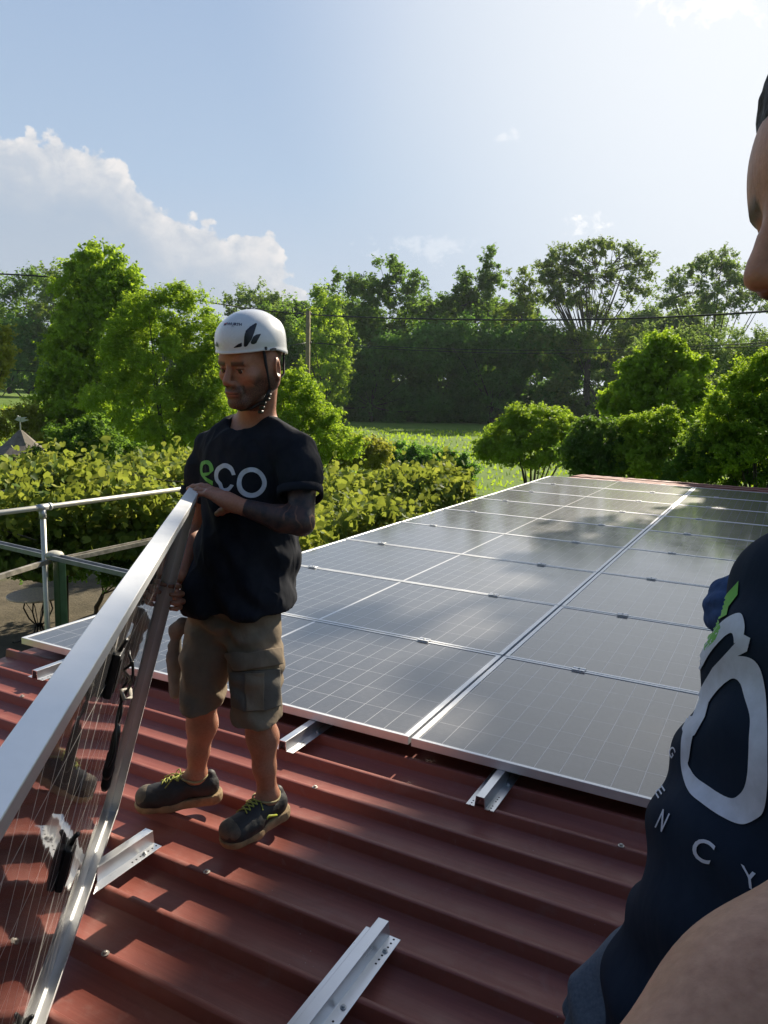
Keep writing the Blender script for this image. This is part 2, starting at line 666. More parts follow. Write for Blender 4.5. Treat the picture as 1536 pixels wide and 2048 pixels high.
def build_ground():
    m, n, b = new_mat('field_and_garden')
    co = worldco(n)
    big = n.noise(co, 0.05, 4, 0.6)
    med = n.noise(co, 0.6, 5, 0.65)
    fine = n.noise(co, 14.0, 5, 0.7)
    g = n.ramp(n.math('ADD', n.math('MULTIPLY', big, 0.55), n.math('MULTIPLY', med, 0.45)),
               [(0.30, (0.075, 0.125, 0.018)), (0.50, (0.135, 0.215, 0.028)), (0.70, (0.21, 0.275, 0.05))])
    g = n.mix(n.maprange(fine, 0.3, 0.7, 0.0, 0.5), g, (0.06, 0.10, 0.02))
    dirt = n.mix(n.maprange(n.noise(co, 2.2, 6, 0.7), 0.3, 0.7), (0.070, 0.060, 0.040), (0.150, 0.125, 0.085))
    # trodden patio beside the shed
    sp = n.node('ShaderNodeSeparateXYZ')
    n.l.new(co, sp.inputs[0])
    dd = n.vmath('DISTANCE', co, (-5.0, 4.4, GZ), out='v')
    k = n.maprange(n.math('ADD', dd, n.math('MULTIPLY', med, 3.0)), 5.6, 7.6, 1.0, 0.0, True)
    setp(n, b, base=n.mix(k, g, dirt), rough=0.95, spec=0.15, normal=bump(n, fine, 0.6, 0.04))
    xs = np.concatenate([np.linspace(-900, -60, 15), np.linspace(-56, 60, 59), np.linspace(65, 900, 14)])
    ys = np.concatenate([np.linspace(-600, -30, 8), np.linspace(-26, 150, 89), np.linspace(160, 1500, 14)])
    X, Y = np.meshgrid(xs, ys)
    Z = ground_z(X, Y)
    V = np.c_[X.ravel(), Y.ravel(), Z.ravel()]
    ny, nx = X.shape
    I = np.arange(nx * ny).reshape(ny, nx)
    F = np.stack([I[:-1, :-1].ravel(), I[:-1, 1:].ravel(), I[1:, 1:].ravel(), I[1:, :-1].ravel()], 1)
    o = obj('ground', V, F, m, smooth=True)
    tag(o, None, None, kind='structure')


build_ground()

# ------------------------------------------------------------------ the shed we stand on
ZR = -0.078            # top of the ribs
RIBH = 0.040
RIBP = 0.1925
ZP = ZR - RIBH         # the pans between the ribs
RX0, RX1 = -0.10, 7.4
RY0, RY1 = -6.2, 10.33


def build_shed():
    t = thing('metal_roofed_shed', 'long low shed with a dark red ribbed metal roof that carries the solar panels', 'shed', (3.6, 2.0, GZ))
    # ribbed sheet: ribs run along x
    prof = []
    k0 = int(math.floor((RY0 + 0.21) / RIBP))
    k1 = int(math.ceil((RY1 + 0.21) / RIBP))
    for k in range(k0, k1 + 1):
        yf = -0.213 + k * RIBP                      # front edge of the rib's top
        prof += [(yf - 0.0065, ZP), (yf - 0.0050, ZP + 0.0025), (yf - 0.0005, ZR - 0.0025), (yf + 0.002, ZR), (yf + 0.019, ZR), (yf + 0.022, ZR - 0.0025),
                 (yf + 0.030, ZP + 0.003), (yf + 0.033, ZP)]
    prof = [p for p in prof if RY0 <= p[0] <= RY1]
    P = np.array(prof)
    xs = np.linspace(RX0, RX1, 60)
    V = []
    for x in xs:
        V.append(np.c_[np.full(len(P), x), P[:, 0], P[:, 1] + 0.0012 * np.sin(x * 2.1 + P[:, 0] * 5)])
    top = np.concatenate(V)
    low = top.copy(); low[:, 2] -= 0.0016
    m_ = len(P)
    I = np.arange(m_ * len(xs)).reshape(len(xs), m_)
    Ft = np.stack([I[:-1, :-1].ravel(), I[1:, :-1].ravel(), I[1:, 1:].ravel(), I[:-1, 1:].ravel()], 1)
    Fb = Ft[:, ::-1] + len(top)
    N = len(top)
    e = [np.stack([I[0, :-1], I[0, 1:], I[0, 1:] + N, I[0, :-1] + N], 1), np.stack([I[-1, 1:], I[-1, :-1], I[-1, :-1] + N, I[-1, 1:] + N], 1),
         np.stack([I[1:, 0], I[:-1, 0], I[:-1, 0] + N, I[1:, 0] + N], 1), np.stack([I[:-1, -1], I[1:, -1], I[1:, -1] + N, I[:-1, -1] + N], 1)]
    obj('roof_sheet', np.concatenate([top, low]), np.concatenate([Ft, Fb] + e), M_ROOF, t, at_world=True)
    # walls, with planks of dark timber, a beam under the eaves
    mw_ = simple('weathered_boards', (0.10, 0.075, 0.055), 0.85, 0, 6, 0.4, 0.5, 0.01)
    b = MB()
    b.box(RX0 + 0.20, RY0 + 0.2, GZ, RX0 + 0.28, RY1 - 0.1, ZP - 0.10)
    b.box(RX1 - 0.28, RY0 + 0.2, GZ, RX1 - 0.20, RY1 - 0.1, ZP - 0.10)
    b.box(RX0 + 0.283, RY0 + 0.2, GZ, RX1 - 0.283, RY0 + 0.28, ZP - 0.10)
    b.box(RX0 + 0.283, RY1 - 0.18, GZ, RX1 - 0.283, RY1 - 0.1, ZP - 0.10)
    b.build('wall', mw_, t, at_world=True)
    b = MB()
    for y in np.arange(RY0 + 0.3, RY1, 1.1):
        b.box(RX0 + 0.04, y, ZP - 0.095, RX1 - 0.04, y + 0.08, ZP - 0.012)
    b.build('rafter', mw_, t, at_world=True)
    # fixing screws with washers on the ribs
    zc = simple('zinc_washer', (0.42, 0.38, 0.33), 0.5, 0.6)
    for px, py, z in ((398, 1757, ZR), (193, 1922, ZR), (624, 1580, ZR), (40, 1395, ZR), (880, 1500, ZR), (1243, 1690, ZR)):
        q = onz(px, py, z)
        k = round((q[1] - 0.0105 + 0.213) / RIBP)
        y = -0.213 + k * RIBP + 0.0105
        b = MB().lathe([(0.0105, 0.0), (0.0105, 0.0018), (0.0055, 0.0024), (0.0052, 0.0070), (0.0035, 0.0078)], (q[0], y, ZR + 0.0008), 12)
        b.build('roof_screw', zc, t, at_world=True)
    # tile-effect sheet that carries on past the array
    mt = simple('terracotta_sheet', (0.23, 0.080, 0.058), 0.75, 0, 8, 0.35, 0.25, 0.01)
    for c in range(3):
        ya, yb = 10.36 + 0.36 * c, 10.36 + 0.36 * (c + 1) + 0.03
        V, F = [], []
        xs = np.arange(0.22 - 0.0 * c, RX1, 0.04)
        for i, x in enumerate(xs):
            w = 0.006 * abs(math.sin(x * math.pi / 0.20)) ** 0.7 + 0.004 * ((int(x / 1.05) + c) % 2)
            j = 0.004 * math.sin(x * 1.7 + c)
            z0 = -0.035 + w + j - 0.010 * c
            V += [(x, ya, z0 - 0.034), (x, ya + 0.002, z0), (x, yb, z0 - 0.022), (x, yb, z0 - 0.06)]
        for i in range(len(xs) - 1):
            for k in range(3):
                F.append((i * 4 + k, (i + 1) * 4 + k, (i + 1) * 4 + k + 1, i * 4 + k + 1))
        obj('tile_course', V, F, mt, t, at_world=True)
    g = MB()
    g.box(0.2, 10.34, -0.16, RX1, 11.5, -0.12)
    g.build('tile_batten_board', mw_, t, at_world=True)


build_shed()

# ------------------------------------------------------------------ solar panels laid as an array
M_CELL = mat_cells('solar_cells')


def panel_parts(parent, w=PW, h=PH, cellmat=None, th=PT, z0=0.0):
    """frame ring + glass; local origin at one corner, x along the long side, top at z0"""
    fw = 0.0235
    fy = 0.015
    fr = MB()
    b = []
    for zt, zb in ((z0, z0 - th),):
        # four mitred frame profiles in one mesh: ring with a lip
        o = [(0, 0), (w, 0), (w, h), (0, h)]
        i = [(fw, fy), (w - fw, fy), (w - fw, h - fy), (fw, h - fy)]
        V = [(x, y, zt) for x, y in o] + [(x, y, zt) for x, y in i] + [(x, y, zb) for x, y in o] + [(x, y, zt - 0.006) for x, y in i]
        k2 = [(0.030, 0.030), (w - 0.030, 0.030), (w - 0.030, h - 0.030), (0.030, h - 0.030)]
        V += [(x, y, zb) for x, y in k2] + [(x, y, zb + 0.0018) for x, y in k2]
        k3 = [(0.0022, 0.0022), (w - 0.0022, 0.0022), (w - 0.0022, h - 0.0022), (0.0022, h - 0.0022)]
        V += [(x, y, zb + 0.0018) for x, y in k3] + [(x, y, zt - 0.009) for x, y in k3] + [(x, y, zt - 0.009) for x, y in i]
        F = []
        for a in range(4):
            c = (a + 1) % 4
            F += [(a, c, c + 4, a + 4), (a + 8, c + 8, c, a), (a + 4, c + 4, c + 12, a + 12),
                  (a + 16, c + 16, c + 8, a + 8), (a + 20, c + 20, c + 16, a + 16), (a + 24, c + 24, c + 20, a + 20),
                  (a + 28, c + 28, c + 24, a + 24), (a + 32, c + 32, c + 28, a + 28)]
        fr.add(V, F)
    f = fr.build('frame', M_ALUF, parent)
    bevel(f, 0.0009)
    g = MB().box(fw - 0.001, fy - 0.001, z0 - 0.0085, w - fw + 0.001, h - fy + 0.001, z0 - 0.0032)
    gl = g.build('glass', cellmat or M_CELL, parent)
    return f, gl


ORD = ['nearest', 'second', 'third', 'fourth', 'fifth', 'sixth', 'seventh', 'eighth', 'farthest']
GAPX = 0.012
first = None
rs = random.Random(4)
for col in range(2):
    for r in range(9):
        nm = 'panel of the left column' if col == 0 else 'panel of the right column'
        lb = f'dark solar panel flat on the roof, {ORD[r]} from the near edge in the {"left" if col == 0 else "right"} column'
        loc = (col * (PW + GAPX), r * PITCH, 0.0)
        rot = (rs.uniform(-0.0022, 0.0022), rs.uniform(-0.0012, 0.0012), 0)
        if first is None:
            first = thing('solar_panel', lb, 'solar panel', loc, rot, 'solar panels laid in an array on the red roof')
            panel_parts(first)
        else:
            dup(first, loc, lb, rot)

# mid clamps between the rows, on the rails
clampm = mat_alu('clamp_aluminium', (0.78, 0.79, 0.80), 0.4, 0.8)
firstc = None
for col, xs in ((0, (0.385, 1.84)), (1, (2.69, 4.17))):
    for r in range(8):
        for j, x in enumerate(xs):
            y = (r + 1) * PITCH - (PITCH - PH) / 2
            if col == 1 and j == 1 and r < 4:
                continue
            lb = f'small silver clamp between the {ORD[r]} and {ORD[r+1]} panel rows, {"left" if j == 0 else "right"} one of the {"left" if col == 0 else "right"} column'
            if firstc is None:
                firstc = thing('panel_clamp', lb, 'clamp', (x, y, 0.003), (0, 0, 0), 'silver clamps between the panel rows')
                c = MB().bar((-0.032, 0, 0.0035), (0.032, 0, 0.0035), 0, 0, prof=[(-0.022, -0.0035), (0.022, -0.0035), (0.022, 0.0012), (0.007, 0.0012), (0.007, -0.0012), (-0.007, -0.0012), (-0.007, 0.0012), (-0.022, 0.0012)])
                bevel(c.build('clamp_plate', clampm, firstc), 0.0006)
                MB().lathe([(0.0055, 0.0), (0.0055, 0.006), (0.0035, 0.0075)], (0, 0, 0.002), 10).build('bolt', M_GALV, firstc)
            else:
                dup(firstc, (x, y, 0.003), lb)


# ------------------------------------------------------------------ omega rails screwed across the ribs
def rail(name, x, y0, y1, label, holes_at, screws, skew=0.0):
    t = thing(name, label, 'mounting rail', (x, y0, ZR + 0.001), (0, 0, 0), 'aluminium mounting rails on the roof')
    L = y1 - y0
    H = 0.0415
    T = 0.0016
    # open hat section: flanges, sloping webs, crown
    out = [(-0.052, 0.0), (-0.052, T), (-0.0195, T), (-0.0150, H), (0.0150, H), (0.0195, T), (0.052, T), (0.052, 0.0),
           (0.0180, 0.0), (0.0136, H - T), (-0.0136, H - T), (-0.0180, 0.0)]
    k = len(out)
    V = [(a, skew * a, c) for a, c in out] + [(a, L, c) for a, c in out]
    F = [(i, i + k, (i + 1) % k + k, (i + 1) % k) for i in range(k)]
    for s in (0, k):
        q = [(0, 1, 2, 11), (2, 3, 10, 11), (3, 4, 9, 10), (4, 5, 8, 9), (5, 6, 7, 8)]
        for f in q:
            F.append(tuple(i + s for i in (f if s else f[::-1])))
    o = obj('channel', V, F, M_ALU, t)
    bevel(o, 0.0006)
    hole = simple('hole_shadow', (0.012, 0.012, 0.012), 0.9, 0, 10, 0.1, 0)
    h0 = None
    for hy in holes_at:
        for sx in (-1, 1):
            if h0 is None:
                h0 = MB().lathe([(0.0030, 0.0), (0.0030, 0.0004)], (0, 0, 0), 10).build('flange_hole', hole, t)
                h = h0
            else:
                h = put(h0.copy(), t)
            h.location = (sx * 0.036, hy, T + 0.0001)
    for sy in screws:
        MB().lathe([(0.0075, 0.0), (0.0075, 0.0015), (0.0045, 0.002), (0.0042, 0.0062), (0.003, 0.007)], (0.036, sy, T + 0.0006), 12).build('rail_screw', M_GALV, t)
    return t


def hrow(c, k=3, st=0.0165):
    return [c + (i - k) * st for i in range(2 * k + 1) if i != k]


rail('mounting_rail', 0.385, -0.222, 0.9, 'silver rail poking out from under the left corner of the array', hrow(0.03), [0.115])
rail('mounting_rail', 1.84, -0.222, 0.9, 'silver rail poking out from under the array beside the worker in the helmet', hrow(0.05), [0.2])
rail('mounting_rail', 2.675, -0.222, 0.9, 'silver rail poking out from under the nearest right panel, holes in its flange', hrow(0.05), [0.2])
rail('mounting_rail', 1.84, -1.142, -0.943, 'short silver rail lying beyond the lower edge of the upright panel', [0.142 + i * 0.0165 for i in (-3, -2, -1, 1, 2, 3)], [0.142], -1.3445)
rail('mounting_rail', 2.675, -1.345, -0.942, 'short silver rail in front on the bare shaded roof, ends cut square', hrow(0.345) + hrow(0.04), [0.345, 0.135])

# ------------------------------------------------------------------ trees and plants
L_MID = mat_leaf('leaves_mid', (0.040, 0.092, 0.022), (0.092, 0.192, 0.033), (0.192, 0.320, 0.051), 0.56)
L_DARK = mat_leaf('leaves_dark', (0.046, 0.120, 0.034), (0.100, 0.240, 0.046), (0.190, 0.370, 0.062), 0.48)
L_BRIGHT = mat_leaf('leaves_bright', (0.092, 0.173, 0.022), (0.210, 0.348, 0.033), (0.385, 0.530, 0.054), 0.52)
L_YELLOW = mat_leaf('leaves_yellowish', (0.110, 0.156, 0.027), (0.256, 0.302, 0.047), (0.439, 0.439, 0.083), 0.52)
L_VINE = mat_leaf('vine_leaves', (0.050, 0.095, 0.020), (0.135, 0.215, 0.036), (0.380, 0.395, 0.070), 0.45, 0.42, (0.40, 0.44, 0.05))
L_GREY = mat_leaf('leaves_greygreen', (0.071, 0.127, 0.042), (0.153, 0.250, 0.073), (0.283, 0.395, 0.118), 0.46)
L_OLIVE = mat_leaf('leaves_olive', (0.061, 0.118, 0.029), (0.142, 0.230, 0.047), (0.260, 0.354, 0.073), 0.46)


def unit(n, rng):
    d = rng.normal(size=(n, 3))
    return d / np.linalg.norm(d, axis=1, keepdims=True)


def leaf_mesh(name, P, N, S, tint, mat, parent, rng, kind='kite', aspect=0.55, fold=0.18):
    """P centres, N normals, S lengths"""
    n = len(P)
    T = np.cross(N, unit(n, rng))
    T /= np.maximum(np.linalg.norm(T, axis=1, keepdims=True), 1e-6)
    B = np.cross(N, T)
    S = S[:, None]
    if kind == 'kite':
        v0 = P - T * S * 0.5
        v1 = P + B * S * aspect * 0.5 + N * S * fold * 0.5 - T * S * 0.05
        v2 = P + T * S * 0.5 - N * S * fold * 0.4
        v3 = P - B * S * aspect * 0.5 + N * S * fold * 0.5 - T * S * 0.05
        V = np.stack([v0, v1, v2, v3], 1).reshape(-1, 3)
        F = np.arange(4 * n).reshape(n, 4)
        k = 4
    else:                                   # broad lobed leaf: folded fan of quads
        ang = np.array([-2.72, -1.95, -1.25, -0.55, 0.0, 0.55, 1.25, 1.95, 2.72])
        rad = np.array([0.36, 0.52, 0.46, 0.58, 0.62, 0.58, 0.46, 0.52, 0.36])
        pts = [P - T * S * 0.05]
        curl = rng.uniform(-0.1, 0.35, (n, 1))
        for a, r in zip(ang, rad):
            u, w = math.cos(a) * r, math.sin(a) * r
            pts.append(P + T * S * u + B * S * w + N * S * (abs(w) * 0.30 - curl * r * r * 0.8))
        V = np.stack(pts, 1).reshape(-1, 3)
        k = 10
        b = (np.arange(n) * k)[:, None]
        F = np.concatenate([b + np.array([0, i, i + 1, i + 2]) for i in (1, 3, 5, 7)], 0)
    o = obj(name, V, F, mat, parent, at_world=True)
    set_tint(o, np.repeat(tint, k))
    return o


def clump_leaves(lobes, nclump, cr, nleaf, leaf, rng, up=0.35, shell=0.55, squash=0.8, droop=0.0, hollow=0.45, zmin=None, per=13):
    """lobes: (centre, radii, weight). Clumps fill the outer part of each lobe; each clump is made of leafy sprays"""
    Ws = np.array([l[2] for l in lobes], float)
    Ws /= Ws.sum()
    pick = rng.choice(len(lobes), nclump, p=Ws)
    Cn = np.array([l[0] for l in lobes])[pick]
    Rd = np.array([l[1] for l in lobes])[pick]
    d = unit(nclump, rng)
    rho = hollow + (1.02 - hollow) * rng.random((nclump, 1)) ** 0.7
    cc = Cn + d * Rd * rho
    crr = cr * rng.uniform(0.5, 1.4, nclump)
    ctint = np.clip(rng.normal(0.0, 0.17, nclump), -0.32, 0.38)
    w = crr ** 2
    ns = max(4, nleaf // per)
    k = rng.choice(nclump, ns, p=w / w.sum())
    dl = unit(ns, rng)
    so = dl * crr[k][:, None] * (rng.random((ns, 1)) ** 0.45) * 0.85
    so[:, 2] *= squash
    O = cc[k] + so
    out = (O - Cn[k]) / Rd[k]
    out /= np.maximum(np.linalg.norm(out, axis=1, keepdims=True), 1e-6)
    D = dl * 0.55 + out * 0.55 + unit(ns, rng) * 0.55
    D[:, 2] += up * 0.9
    D /= np.linalg.norm(D, axis=1, keepdims=True)
    Ls = crr[k] * (0.35 + 1.25 * rng.random(ns) ** 2.2)
    stint = rng.normal(0, 0.07, ns)
    j = np.repeat(np.arange(ns), per)
    s = np.tile(np.linspace(0.0, 1.0, per), ns) + rng.uniform(-0.05, 0.05, ns * per)
    P = O[j] + D[j] * (Ls[j] * s)[:, None] + unit(len(j), rng) * (leaf * (0.75 - 0.4 * s))[:, None]
    P[:, 2] -= 0.10 * Ls[j] * s * s
    N = unit(len(j), rng) * 0.8 + out[j] * 0.35 + D[j] * 0.2
    N[:, 2] += up + 0.15
    N /= np.linalg.norm(N, axis=1, keepdims=True)
    if droop:
        P[:, 2] -= droop * rng.random(len(j)) ** 2
    S = leaf * rng.uniform(0.6, 1.3, len(j))
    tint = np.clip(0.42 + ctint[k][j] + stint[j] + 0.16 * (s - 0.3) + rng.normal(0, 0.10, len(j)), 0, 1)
    if zmin is not None:
        keep = P[:, 2] > zmin
        P, N, S, tint = P[keep], N[keep], S[keep], tint[keep]
    return P, N, S, tint, cc


def px_lobes(L, t, depthk=0.8, rng=None):
    out = []
    for l in L:
        px, py, rx, ry = l[:4]
        dt = l[4] if len(l) > 4 else 0.0
        tt = t + dt
        c = at(px, py, tt)
        r = (rx / F_PX * tt, rx / F_PX * tt * depthk, ry / F_PX * tt)
        out.append((c, r, rx * ry))
    return out


def limbs(mb, base, tips, r0, rng, bend=0.12, n=7, fork=0.35, taper=0.15):
    """trunk from base to a fork point, then a limb to every tip"""
    base = np.array(base, float)
    tips = [np.array(q, float) for q in tips]
    mean = np.mean(tips, 0)
    fk = base + (mean - base) * fork
    fk[:2] = base[:2] + (mean[:2] - base[:2]) * fork * 0.6
    L = np.linalg.norm(mean - base)
    pts = [base + (fk - base) * s + rng.normal(0, bend * 0.12 * L * s * (1 - s) * 4 + 1e-4, 3) * np.array([1, 1, 0.1]) for s in np.linspace(0, 1, 5)]
    pts[0] = base
    mb.tube(pts, [r0 * (1.25 - 0.45 * s) for s in np.linspace(0, 1, 5)], n)
    for q in tips:
        m = fk + (q - fk) * 0.5
        m[2] -= 0.10 * np.linalg.norm(q[:2] - fk[:2])
        m += rng.normal(0, bend * 0.55 * L * 0.2, 3)
        pp = []
        for s in np.linspace(0, 1, 7):
            p = (1 - s) ** 2 * pts[-1] + 2 * s * (1 - s) * m + s * s * q
            pp.append(p)
        rr = r0 * rng.uniform(0.22, 0.42)
        mb.tube(pp, [rr * (1 - s * (1 - taper)) for s in np.linspace(0, 1, 7)], 6)


def tree(name, label, cat, t, lobes, base, mat, nleaf, leaf, ncl, crpx, seed, group=None, up=0.35, trunk_r=None, hollow=0.45, shell=0.5,
         nlimb=9, kind='kite', depthk=0.8, squash=0.8, twigs=0, aspect=0.55, fork=0.35, limbr=None):
    rng = np.random.default_rng(seed)
    if t > 55:
        leaf *= 0.62
        nleaf = int(nleaf * 2.3)
        crpx *= 0.95
    else:
        leaf *= 0.78
        nleaf = int(nleaf * 1.6)
    Lb = px_lobes(lobes, t, depthk)
    bx = at(base, 900, t)
    gz = float(ground_z(bx[0], bx[1]))
    b = np.array([bx[0], bx[1], gz])
    T = thing(name, label, cat, b, (0, 0, 0), group)
    cr = crpx / F_PX * t
    P, N, S, tint, cc = clump_leaves(Lb, ncl, cr, nleaf, leaf, rng, up, shell, squash, hollow=hollow, zmin=gz + 0.03)
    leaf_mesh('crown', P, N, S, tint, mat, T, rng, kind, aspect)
    top = max(c[2] + r[2] for c, r, w in Lb)
    r0 = trunk_r or 0.022 * (top - gz)
    sel = rng.choice(len(cc), min(nlimb, len(cc)), replace=False)
    mb = MB()
    limbs(mb, b - np.array([0, 0, 0.1]), cc[sel], r0, rng, fork=fork)
    if twigs:
        cen = np.mean([c for c, r, w in Lb], 0)
        for i in rng.choice(len(cc), min(twigs, len(cc)), replace=False):
            j = sel[np.argmin(np.linalg.norm(cc[sel] - cc[i], axis=1))]
            a = cen + (cc[j] - cen) * rng.uniform(0.2, 0.9)
            m = (a + cc[i]) / 2 + rng.normal(0, cr * 0.3, 3)
            mb.tube([a, m, cc[i]], [r0 * 0.12, r0 * 0.08, r0 * 0.03], 4)
    mb.build('trunk', M_BARK, T, True, at_world=True)
    return T


def blobs(x0, x1, ytop, ybot, n, rx, seed, jy=20):
    """a ragged row of lobes filling a band of the view; ytop can be a list of (x, y)"""
    r = random.Random(seed)
    out = []
    for i in range(n):
        x = x0 + (x1 - x0) * (i + r.random()) / n
        if isinstance(ytop, (list, tuple)):
            yt = float(np.interp(x, [p[0] for p in ytop], [p[1] for p in ytop]))
        else:
            yt = ytop
        y = r.uniform(yt + rx * 0.8, max(yt + rx * 0.9, ybot - rx * 0.4))
        if i % 2 == 0:
            y = yt + rx * r.uniform(0.85, 1.25)
        elif i % 4 == 1:
            y = ybot - rx * 0.3
        out.append((x, y + r.uniform(-jy, jy) * 0.2, rx * r.uniform(0.75, 1.2), rx * r.uniform(0.7, 1.1)))
    return out


G_WOOD = 'trees of the wood beyond the field'
# --- wood beyond the field, left to right
tree('tall_tree', 'pale green treetop at the far left edge of the wood behind the ivy covered tree', 'tree', 100,
     [(20, 610, 62, 55), (70, 600, 52, 52), (-30, 600, 60, 45), (30, 690, 70, 60), (-20, 720, 60, 60)], 30, L_MID, 9000, 0.62, 110, 20, 1, G_WOOD, depthk=0.9)
tree('tall_tree', 'olive tree with thin brown twigs left of the ivy covered tree', 'tree', 97,
     [(112, 600, 40, 50), (140, 640, 45, 70), (95, 680, 50, 70), (120, 745, 55, 35)], 118, L_OLIVE, 7000, 0.60, 90, 17, 2, G_WOOD)
tree('woodland_shrub', 'dark shrubs at the foot of the wood at the left edge', 'shrub', 94,
     blobs(-60, 190, 690, 775, 12, 34, 3), 60, L_DARK, 7000, 0.55, 90, 17, 3, G_WOOD, trunk_r=0.2)
tree('tall_tree', 'feathery tree top right above the white helmet', 'tree', 92,
     [(505, 595, 38, 30), (475, 615, 30, 30), (550, 605, 32, 28), (520, 650, 60, 40), (490, 700, 60, 50)], 510, L_GREY, 6500, 0.55, 110, 12, 4, G_WOOD, hollow=0.3, twigs=30)
tree('tall_tree', 'wide bushy tree behind the left shoulder of the wood pole', 'tree', 84,
     [(560, 680, 62, 55), (590, 740, 60, 50), (460, 700, 60, 50), (545, 640, 50, 28)], 560, L_MID, 8000, 0.55, 110, 15, 5, G_WOOD)
tree('tall_tree', 'rounded bright green tree just right of the wooden pole', 'tree', 78,
     [(648, 620, 34, 38), (645, 665, 50, 45), (660, 720, 52, 50), (640, 770, 60, 50)], 650, L_BRIGHT, 9000, 0.46, 120, 12, 6, G_WOOD)
tree('tall_tree', 'broad dark oak like tree with layered top left of centre', 'tree', 96,
     [(790, 555, 52, 38), (735, 580, 50, 36), (690, 570, 34, 26), (835, 590, 30, 32), (755, 630, 85, 55), (720, 690, 80, 60), (800, 690, 70, 60), (788, 528, 24, 14)],
     770, L_MID, 15000, 0.60, 190, 14, 7, G_WOOD, hollow=0.3, twigs=40)
tree('tall_tree', 'spiky tree with ragged peaks and sky showing through, left of the umbrella shaped tree', 'tree', 100,
     [(968, 535, 26, 26), (935, 565, 36, 32), (985, 560, 30, 32), (950, 610, 60, 45), (905, 620, 36, 40), (945, 690, 70, 50), (978, 512, 12, 12)],
     945, L_MID, 9500, 0.55, 170, 10, 8, G_WOOD, hollow=0.15, twigs=50)
tree('tall_tree', 'slender open tree in the gap left of the umbrella shaped tree', 'tree', 98,
     [(1040, 560, 34, 26), (1060, 590, 36, 40), (1030, 630, 44, 45), (1040, 700, 50, 55)], 1040, L_OLIVE, 5500, 0.52, 130, 10, 9, G_WOOD, hollow=0.15, twigs=60)
tree('tall_tree', 'large umbrella shaped tree with open spreading limbs and a flat wide crown', 'tree', 95,
     [(1120, 515, 40, 24), (1175, 500, 50, 20), (1235, 500, 45, 22), (1280, 525, 30, 24), (1300, 552, 18, 16), (1100, 545, 34, 26), (1150, 550, 50, 30), (1220, 555, 55, 32), (1265, 585, 34, 20),
      (1165, 605, 60, 30), (1215, 630, 40, 24), (1110, 590, 26, 24)], 1172, L_OLIVE, 13000, 0.46, 330, 8.5, 10, G_WOOD, hollow=0.1, nlimb=34, twigs=230, trunk_r=0.42, fork=0.45)
tree('tall_tree', 'airy tree at the right behind the face of the man in front', 'tree', 97,
     [(1395, 540, 42, 26), (1440, 525, 40, 22), (1350, 570, 38, 28), (1475, 560, 40, 30), (1400, 600, 62, 34), (1340, 605, 30, 28), (1450, 610, 50, 34), (1520, 590, 45, 40)], 1410, L_GREY, 9500, 0.48, 260, 10, 11, G_WOOD, hollow=0.1, nlimb=20, twigs=120, trunk_r=0.4)
tree('woodland_shrub', 'dark mass of young trees along the field edge left of centre', 'shrub', 90,
     blobs(615, 880, [(615, 760), (700, 700), (880, 640)], 835, 22, 42, 12), 740, L_DARK, 17000, 0.50, 200, 17, 12, G_WOOD, trunk_r=0.25, depthk=0.6)
tree('woodland_shrub', 'dark mass of young trees along the field edge below the spiky tree', 'shrub', 91,
     blobs(850, 1110, [(850, 640), (980, 640), (1110, 660)], 835, 26, 42, 13), 980, L_DARK, 18000, 0.50, 210, 17, 13, G_WOOD, trunk_r=0.25, depthk=0.6)
tree('woodland_shrub', 'olive undergrowth with bare twigs below the umbrella shaped tree', 'shrub', 90,
     blobs(1080, 1300, [(1080, 640), (1200, 650), (1300, 640)], 840, 20, 38, 14), 1190, L_OLIVE, 12000, 0.46, 230, 13, 14, G_WOOD, trunk_r=0.25, hollow=0.2, twigs=60, depthk=0.6)
tree('willow_tree', 'pale grey green tree mass right of the bright maple, under the wire', 'tree', 62,
     blobs(1290, 1600, [(1290, 640), (1400, 655), (1600, 640)], 830, 30, 46, 15), 1450, L_GREY, 22000, 0.30, 330, 15, 15, None, trunk_r=0.3, hollow=0.3, depthk=0.7)

for i, (x0, x1, yt, lb, mt, sd) in enumerate([
        (440, 640, 655, 'dark undergrowth of the wood behind the wooden pole', L_DARK, 41), (600, 800, 690, 'shadowy hazel thicket at the field edge right of the wooden pole', L_DARK, 42),
        (780, 980, 655, 'shadowy thicket at the field edge below the oak like tree', L_DARK, 43), (960, 1150, 660, 'shadowy thicket at the field edge behind the round low tree', L_DARK, 44),
        (1130, 1330, 680, 'shadowy thicket behind the bright maple', L_DARK, 45), (-80, 130, 640, 'deep shade under the trees at the far left of the wood', L_DARK, 46),
        (560, 760, 600, 'grey green crowns filling the wood behind the rounded bright tree', L_MID, 47), (820, 1060, 590, 'leafy crowns low down between the oak like tree and the spiky tree', L_MID, 48),
        (620, 800, 765, 'low dark scrub along the field edge below the rounded bright tree', L_DARK, 50), (960, 1140, 765, 'low dark scrub along the field edge left of the bright maple', L_DARK, 51),
        (790, 970, 770, 'low dark scrub along the middle of the field edge', L_DARK, 52),
        (1240, 1420, 625, 'thin pale foliage low between the umbrella shaped tree and the airy tree', L_GREY, 49)]):
    far_ = lb.startswith(('grey green crowns', 'leafy crowns', 'thin pale'))
    tree('tall_tree' if far_ else 'woodland_shrub', lb, 'tree' if far_ else 'shrub', 112 if far_ else 96,
         blobs(x0, x1, yt, 815 if far_ else 845, 24, 36 if far_ else 34, sd), (x0 + x1) / 2, mt, 15000, 0.8, 230, 17, sd, G_WOOD, depthk=0.35, trunk_r=0.25, hollow=0.1)

